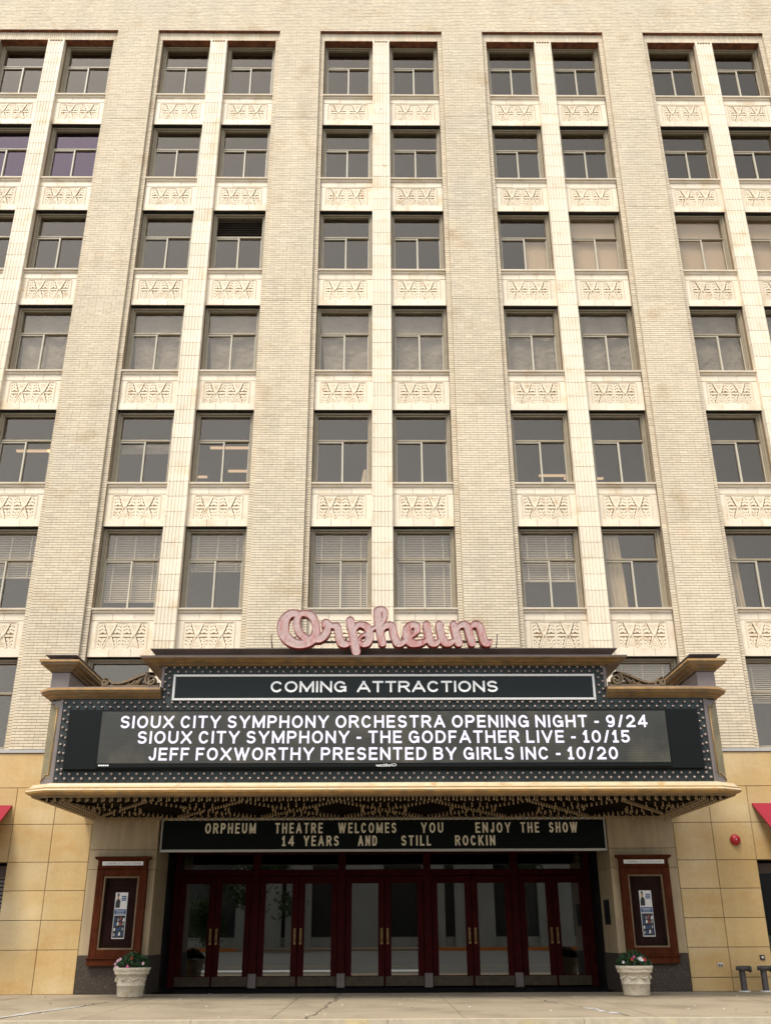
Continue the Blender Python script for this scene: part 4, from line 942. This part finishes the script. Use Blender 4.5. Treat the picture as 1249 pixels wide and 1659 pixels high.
# ================================================================== POSTER CASES
for s_ in (-1, 1):
    side_ = 'left' if s_ < 0 else 'right'
    cx = s_*5.575+(.02 if s_ > 0 else 0); pc = thing('poster_case', (cx, -.03, .52), 'mahogany poster display case on the portal pilaster %s of the entrance doors' % side_, 'poster case', 'poster cases flanking the entrance')
    q = MB(); x0, x1 = cx-.535, cx+.535; y0, y1 = -.15, -.031
    q.box(x0, x0+.16, y0, y1, .68, 2.40, 0, .01); q.box(x1-.16, x1, y0, y1, .68, 2.40, 0, .01); q.box(x0+.16, x1-.16, y0, y1, 2.26, 2.40, 0, .01); q.box(x0+.16, x1-.16, y0, y1, .68, .83, 0, .01); q.build('case_frame', M['wood'], pc)
    q = MB(); q.box(x0+.16, x0+.195, y0+.02, y1, .83, 2.26, 0, .006); q.box(x1-.195, x1-.16, y0+.02, y1, .83, 2.26, 0, .006); q.box(x0+.195, x1-.195, y0+.02, y1, 2.225, 2.26, 0, .006); q.box(x0+.195, x1-.195, y0+.02, y1, .83, .865, 0, .006); q.build('gold_trim', M['golddk'], pc)
    q = MB(); q.box(x0+.17, x1-.17, -.045, -.035, .84, 2.25); q.build('back_board', M['casebk'], pc)
    q = MB(); q.box(x0+.19, x1-.19, -.105, -.101, .86, 2.23); q.build('pane', M['caseglass'], pc)
    q = MB(); q.sweep([(0, 2.405), (.02, 2.41), (.04, 2.45), (.04, 2.46), (0, 2.465)], [(x1-.01, -.15), (x0+.01, -.15)]); q.box(x0+.01, x1-.01, -.15, -.031, 2.402, 2.60)
    q.sweep([(0, 2.585), (.03, 2.59), (.06, 2.635), (.06, 2.65), (-.02, 2.66)], [(x1+.0, -.031), (x1, -.15), (x0, -.15), (x0, -.031)]); o = q.build('header_cornice', M['wood'], pc); fixn(o.data)
    q = MB(); q.box(x0+.10, x1-.10, -.157, -.151, 2.475, 2.555); hb = q.build('header_plate', M['paper'], pc); letters('COMING ATTRACTIONS', x0+.15, x1-.15, 2.492, 2.538, -.1585, 'inkg', hb, t=.0045, dep=.001, gap=.3, space=.8, res=.003)
    q = MB(); q.box(x0-.03, x1+.03, -.20, -.047, .655, .685, 0, .006); q.box(x0-.01, x1+.0, -.17, -.047, .53, .654, 0, .006); q.build('case_sill', M['wood'], pc)
    # poster: a tall flyer in two sheets
    t = (0.012 if s_ < 0 else -.0); px0, px1 = cx-.13-.02*s_, cx+.13-.02*s_; pz0, pz1 = 1.04, 1.94
    if s_ < 0: pass
    q = MB(); q.box(px0, px1, -.0475, -.0455, pz0, pz1); po = q.build('poster', M['paper'], pc, org=(cx, -.046, pz0)); y = -.0485
    w_ = px1-px0
    def pp(x, z): return (px0+w_*x, pz0+(pz1-pz0)*z)
    def patch(nm, P, mt, yo=0):
        q = MB(); q.prism([pp(*p_) for p_ in P], y-yo, y-yo+.0005); q.build(nm, M[mt], po)
    patch('printed_figure', [(.06, .665), (.42, .665), (.44, .80), (.36, .85), (.14, .85), (.06, .78)], 'ink'); patch('printed_figure', [(.17, .85), (.32, .85), (.33, .93), (.28, .97), (.20, .97), (.15, .93)], 'inks', .0003)
    patch('printed_figure', [(.15, .93), (.33, .93), (.30, .985), (.18, .985)], 'ink', .0006)
    patch('printed_band', [(.03, .52), (.97, .52), (.97, .635), (.03, .635)], 'inkb')
    for z, a, c in ((.90, .52, .90), (.86, .50, .92), (.82, .50, .90)): patch('printed_line', [(a, z), (c, z), (c, z+.028), (a, z+.028)], 'inkb')
    for z, a, c in ((.60, .1, .9), (.575, .2, .8), (.545, .15, .85)): patch('printed_line', [(a, z), (c, z), (c, z+.008), (a, z+.008)], 'paper', .0004)
    patch('printed_band', [(.04, .02), (.96, .02), (.96, .50), (.04, .50)], 'ink')
    rr = random.Random(3)
    for a in range(4):
        for c in range(4):
            x, z = .08+.22*a+rr.uniform(-.03, .03), .05+.11*c+rr.uniform(-.015, .015); mt = ['inkg', 'inks', 'inkg', 'paper', 'inkb', 'inkr'][rr.randrange(6)]
            patch('printed_photo', [(x, z), (x+.10+.08*rr.random(), z+.01), (x+.15, z+.05+.04*rr.random()), (x+.03, z+.07)], mt, .0004)

# ================================================================== PLANTERS
def planter(x, y, label, flowers, seed):
    rd = random.Random(seed); t = thing('planter', (x, y, 0), label, 'planter', 'cast stone planters beside the entrance')
    q = MB()
    def wob(r, h, a, j): return (r, h+(.012*math.sin(a*7+j) if 9 <= j <= 12 else 0))
    q.lathe((x, y, 0), [(.0, .004), (.235, .004), (.245, .03), (.262, .20), (.272, .205), (.274, .225), (.266, .23), (.295, .40), (.325, .405), (.335, .44), (.325, .455), (.345, .47), (.36, .51), (.35, .53), (.315, .53), (.30, .45), (0, .45)], 40, wob=wob)
    for k in range(4):      # moulded swags
        a0 = -math.pi/2+(k-1.5)*.78
        q.tube([(x+(.285+.012)*math.cos(a0+d), y+(.285+.012)*math.sin(a0+d), .35-.045*math.cos(d*5)+.01) for d in np.linspace(-.30, .30, 9)], [.006, .010, .013, .016, .017, .016, .013, .010, .006], 6)
        for d in np.linspace(-.24, .24, 6): q.lathe((x+.30*math.cos(a0+d), y+.30*math.sin(a0+d), .30+rd.uniform(-.02, .04)), [(0, -.014), (.014, 0), (0, .014)], 5)
    q.build('pot', M['pot'], t)
    q = MB(); q.lathe((x, y, 0), [(0, .50), (.30, .49)], 20); q.build('soil', M['soil'], t)
    V_ = []; F_ = []; T_ = []
    for k in range(2600):
        a = rd.uniform(0, 6.283); r_ = .33*math.sqrt(rd.random()); h = .50+(.30*(1-(r_/.40)**2))*rd.uniform(.35, 1)+.02*math.sin(a*3)
        c = Vector((x+r_*math.cos(a), y+r_*math.sin(a), h)); d = Vector((rd.gauss(0, 1), rd.gauss(0, 1), rd.gauss(.3, .7))).normalized(); u = d.cross(Vector((rd.gauss(0, 1), rd.gauss(0, 1), rd.gauss(0, 1)))).normalized()
        L_ = rd.uniform(.018, .04); w_ = L_*.32; i = len(V_)
        V_ += [tuple(c-d*L_), tuple(c+u*w_), tuple(c+d*L_), tuple(c-u*w_)]; F_.append((i, i+1, i+2, i+3)); T_.append(rd.random())
    q = MB(); q.v = V_; q.f = F_; q.m = [0]*len(F_); q.build('foliage', M['leaf'], t, kind='stuff', tone=T_)
    for k, (mt, a, e_) in enumerate(flowers):
        r_ = .31*math.cos(e_)+.03; c = (x+r_*math.cos(a), y+r_*math.sin(a)*1.0-.01, .53+.21*math.sin(e_)); q = MB()
        for p_ in range(5):
            b_ = p_*1.2566; q.tri(c, (c[0]+.028*math.cos(b_-.5), c[1]-.012, c[2]+.028*math.sin(b_-.5)), (c[0]+.028*math.cos(b_+.5), c[1]-.012, c[2]+.028*math.sin(b_+.5)))
        q.build('flower', M[mt], t)
h_ = -math.pi/2
planter(-4.95, -1.1, 'cast stone planter with pink flowers standing left of the theatre entrance', [('pink', h_-.05, .12), ('palepink', h_-.95, .05), ('palepink', h_-.75, .04), ('palepink', h_-1.3, .55), ('palepink', h_-1.35, .3), ('palepink', h_-1.1, .8), ('palepink', h_-1.2, .65), ('palepink', h_+.9, .35), ('redp', h_+.1, .9)], 4)
planter(4.86, -1.4, 'cast stone planter with red and white flowers standing right of the theatre entrance', [('redp', h_-.35, .55), ('redp', h_+.45, .6), ('whitep', h_+.2, .55), ('whitep', h_+.28, .7), ('whitep', h_+.12, .65), ('whitep', h_+.32, .5), ('whitep', h_-.9, .3), ('redp', h_+.55, .5), ('pink', h_-.2, .8)], 9)

# ================================================================== SMALL STREET THINGS
q = MB(); q.lathe((7.68, -.03, 2.965), [(0, -.075), (.03, -.074), (.075, -.058), (.108, -.025), (.115, 0), (.10, .01), (.10, .028)], 28, 'y'); o = q.build('fire_bell', M['redbell'], org=(7.68, 0, 2.965)); tag(o, 'round red fire alarm bell mounted on the yellow stone wall', 'bell')
q = MB(); q.lathe((7.68, -.105, 2.965), [(0, -.008), (.012, -.006), (.014, .002)], 10, 'y'); q.build('bell_screw', M['alu'], o)
for x, lab in ((7.36, 'left one of two dark standpipes against the stone wall, nearer the outlet'), (7.80, 'right one of two dark standpipes against the stone wall, with a hanging chain')):
    y = -.22; t = thing('standpipe', (x, y, 0), lab, 'standpipe', 'standpipes at the foot of the wall')
    q = MB(); q.lathe((x, y, 0), [(0, .40), (.062, .40), (.062, .03), (.066, .02)], 16); q.build('pipe', M['pipe'], t)
    q = MB(); q.lathe((x, y, .002), [(.062, .022), (.12, .016), (.125, .0)], 18); q.build('base_flange', M['alu'], t)
    q = MB(); q.lathe((x, y, .40), [(.068, -.01), (.076, .0), (.076, .05), (.06, .075), (0, .085)], 16); q.tube([(x-.10, y-.03, .435), (x-.06, y-.02, .435), (x+.06, y-.03, .435), (x+.13, y-.06, .425)], [.035, .05, .05, .055], 10); q.build('inlet_head', M['pipe'], t)
    q = MB(); q.lathe((x+.145, y-.07, .422), [(0, .03), (.062, .02), (.062, -.02), (.03, -.03)], 12, 'x'); q.lathe((x-.11, y-.03, .435), [(.03, .02), (.042, .01), (.042, -.01), (0, -.02)], 10, 'x'); q.build('cap', M['pipe'], t)
    if x > 7.6: q = MB(); q.tube([(x+.12, y-.06, .39), (x+.10, y-.07, .22), (x+.18, y-.05, .10), (x+.22, y-.03, .03)], .006, 5); q.build('chain', M['alu'], t)
o = thing('wall_outlet', (7.0, 0, .49), 'small metal outlet plate low on the yellow stone wall left of the standpipes', 'outlet')
q = MB(); q.box(6.945, 7.055, -.02, -.002, .46, .53, 0, .004); q.build('plate', M['alu'], o); q = MB(); q.box(6.962, 6.992, -.026, -.02, .475, .505); q.box(7.01, 7.04, -.026, -.02, .475, .505); q.build('socket', M['black'], o)
o = thing('wall_valve', (7.90, 0, .60), 'small square dark valve plate on the wall just above the right standpipe', 'valve')
q = MB(); q.box(7.85, 7.95, -.025, -.002, .58, .68, 0, .006); q.build('plate', M['pipe'], o); q = MB(); q.lathe((7.90, -.026, .63), [(0, -.03), (.022, -.028), (.028, 0)], 10, 'y'); q.build('knob', M['alu'], o)
for s_ in (-1, 1):
    x0, x1 = sorted((s_*8.17, s_*11.2)); t = thing('awning', (s_*9.7, 0, 3.0), 'red canvas awning over the shop opening at the %s edge of the theatre front' % ('left' if s_ < 0 else 'right'), 'awning', 'red canvas awnings')
    q = MB(); q.v = [(x0, -.004, 3.74), (x1, -.004, 3.74), (x0, -1.25, 2.90), (x1, -1.25, 2.90), (x0, -.004, 3.70), (x1, -.004, 3.70), (x0, -1.22, 2.88), (x1, -1.22, 2.88), (x0, -1.25, 2.62), (x1, -1.25, 2.62), (x0, -1.22, 2.62), (x1, -1.22, 2.62)]
    q.f = [(0, 2, 3, 1), (4, 5, 7, 6), (2, 8, 9, 3), (6, 7, 11, 10), (0, 4, 6, 2), (1, 3, 7, 5), (2, 6, 10, 8), (3, 9, 11, 7), (8, 10, 11, 9), (0, 1, 5, 4)]; q.m = [0]*10; q.build('canopy_cloth', M['awn'], t)
    q = MB()
    for x in (x0+.03, (x0+x1)/2, x1-.03): q.tube([(x, -1.2, 2.86), (x, -.03, 3.66)], .012, 6)
    q.build('awning_frame', M['dark'], t, kind='stuff')

# ================================================================== ACROSS THE STREET (seen mirrored in the glass)
FYS = -37.0
q = MB(); q.box(-60, 60, -60, FYS, -.15, .38); q.build('far_sidewalk', M['concrete'], kind='structure')
q = MB(); q.box(-15.2, -8.6, FYS, FYS+.16, -.15, .42); q.box(2.5, 12.6, FYS, FYS+.16, -.15, .42); q.build('orange_kerb', M['orange'], kind='structure')
q = MB(); q.quad((-60, FYS+.16, .24), (60, FYS+.16, .24), (60, -24, -.147), (-60, -24, -.147)); q.build('road_crossfall', M['asphalt'], kind='structure')
ob = thing('opposite_building', (0, -47, .1), 'pale rendered building across the street with broad pilasters and dark bays', 'building')
q = MB(); q.box(-34, 34, -54, -47, .1, 12.5); q.build('wall', M['bwin'], ob)
q = MB(); q.box(-34, 34, -47.0, -46.6, 10.9, 12.6); q.box(-34, 34, -47.0, -46.8, .1, 1.0); q.build('cornice_band', M['bwall'], ob)
for k, x in enumerate((-28, -22, -16.5, -8.4, -5.6, -1.1, 3.9, 6.8, 12.5, 18, 24, 30)):
    q = MB(); w = (1.2, .9, 1.3, 1.6, .9, 1.5, .8, 1.4, 1.2, 1.0, 1.3, 1.2)[k]; q.box(x-w, x+w, -47.0, -46.5, .1, 10.9); q.build('pilaster', M['bwall'], ob)
def leafball(parent, c, r, n_, seed, size=.16, name='crown'):
    rd = random.Random(seed); V_ = []; F_ = []; T_ = []
    cl = [(rd.gauss(0, .45), rd.gauss(0, .45), rd.gauss(0, .4), rd.uniform(.25, .45)) for _ in range(14)]
    for k in range(n_):
        a = cl[rd.randrange(14)]; p_ = Vector((c[0]+r[0]*(a[0]+rd.gauss(0, a[3]*.6)), c[1]+r[1]*(a[1]+rd.gauss(0, a[3]*.6)), c[2]+r[2]*(a[2]+rd.gauss(0, a[3]*.6))))
        d = Vector((rd.gauss(0, 1), rd.gauss(0, 1), rd.gauss(0, 1))).normalized(); u = d.orthogonal().normalized(); i = len(V_)
        V_ += [tuple(p_-d*size), tuple(p_+u*size*.6), tuple(p_+d*size), tuple(p_-u*size*.6)]; F_.append((i, i+1, i+2, i+3)); T_.append(rd.random())
    q = MB(); q.v = V_; q.f = F_; q.m = [0]*len(F_); q.build(name, M['leafd'], parent, tone=T_)
for k, (x, y, h, r, lab) in enumerate(((-8.0, -39.4, 4.8, 2.4, 'street tree with a leaning trunk across the street, left of the entrance axis'), (-20, -42, 7.5, 3.8, 'large leafy street tree across the street at the far left'), (9.5, -41, 6, 2.2, 'slender street tree across the street, right of the entrance axis'))):
    t = thing('street_tree', (x, y, .38), lab, 'tree', 'trees across the street'); q = MB(); q.tube([(x, y, .1), (x+.15, y, 1.8), (x-.1, y, h*.8), (x+.2, y, h)], [.16, .13, .09, .04], 8)
    for a in range(5): q.tube([(x, y, h*.55), (x+r*.6*math.cos(a*1.26), y+r*.5*math.sin(a*1.26), h*.9)], [.06, .02], 5)
    q.build('trunk', M['bark'], t); leafball(t, (x, y, h+.6), (r, r, r*.8), 2600, 20+k)
t = thing('round_shrub', (-10.7, -38.4, .38), 'dense round green shrub on the far pavement', 'shrub'); leafball(t, (-10.7, -38.4, 1.8), (1.3, .9, 1.7), 2600, 44, .10)
t = thing('street_sign', (-12.9, -37.6, .1), 'parking sign on a thin post beside the orange kerb across the street', 'sign'); q = MB(); q.tube([(-12.9, -37.6, .1), (-12.9, -37.6, 3.0)], .03, 6); q.build('post', M['alu'], t); q = MB(); q.box(-13.1, -12.7, -37.56, -37.54, 2.3, 2.95); q.build('sign_plate', M['white'], t); q = MB(); q.box(-13.05, -12.75, -37.56, -37.54, 1.2, 1.6); q.build('sign_plate', M['orange'], t)
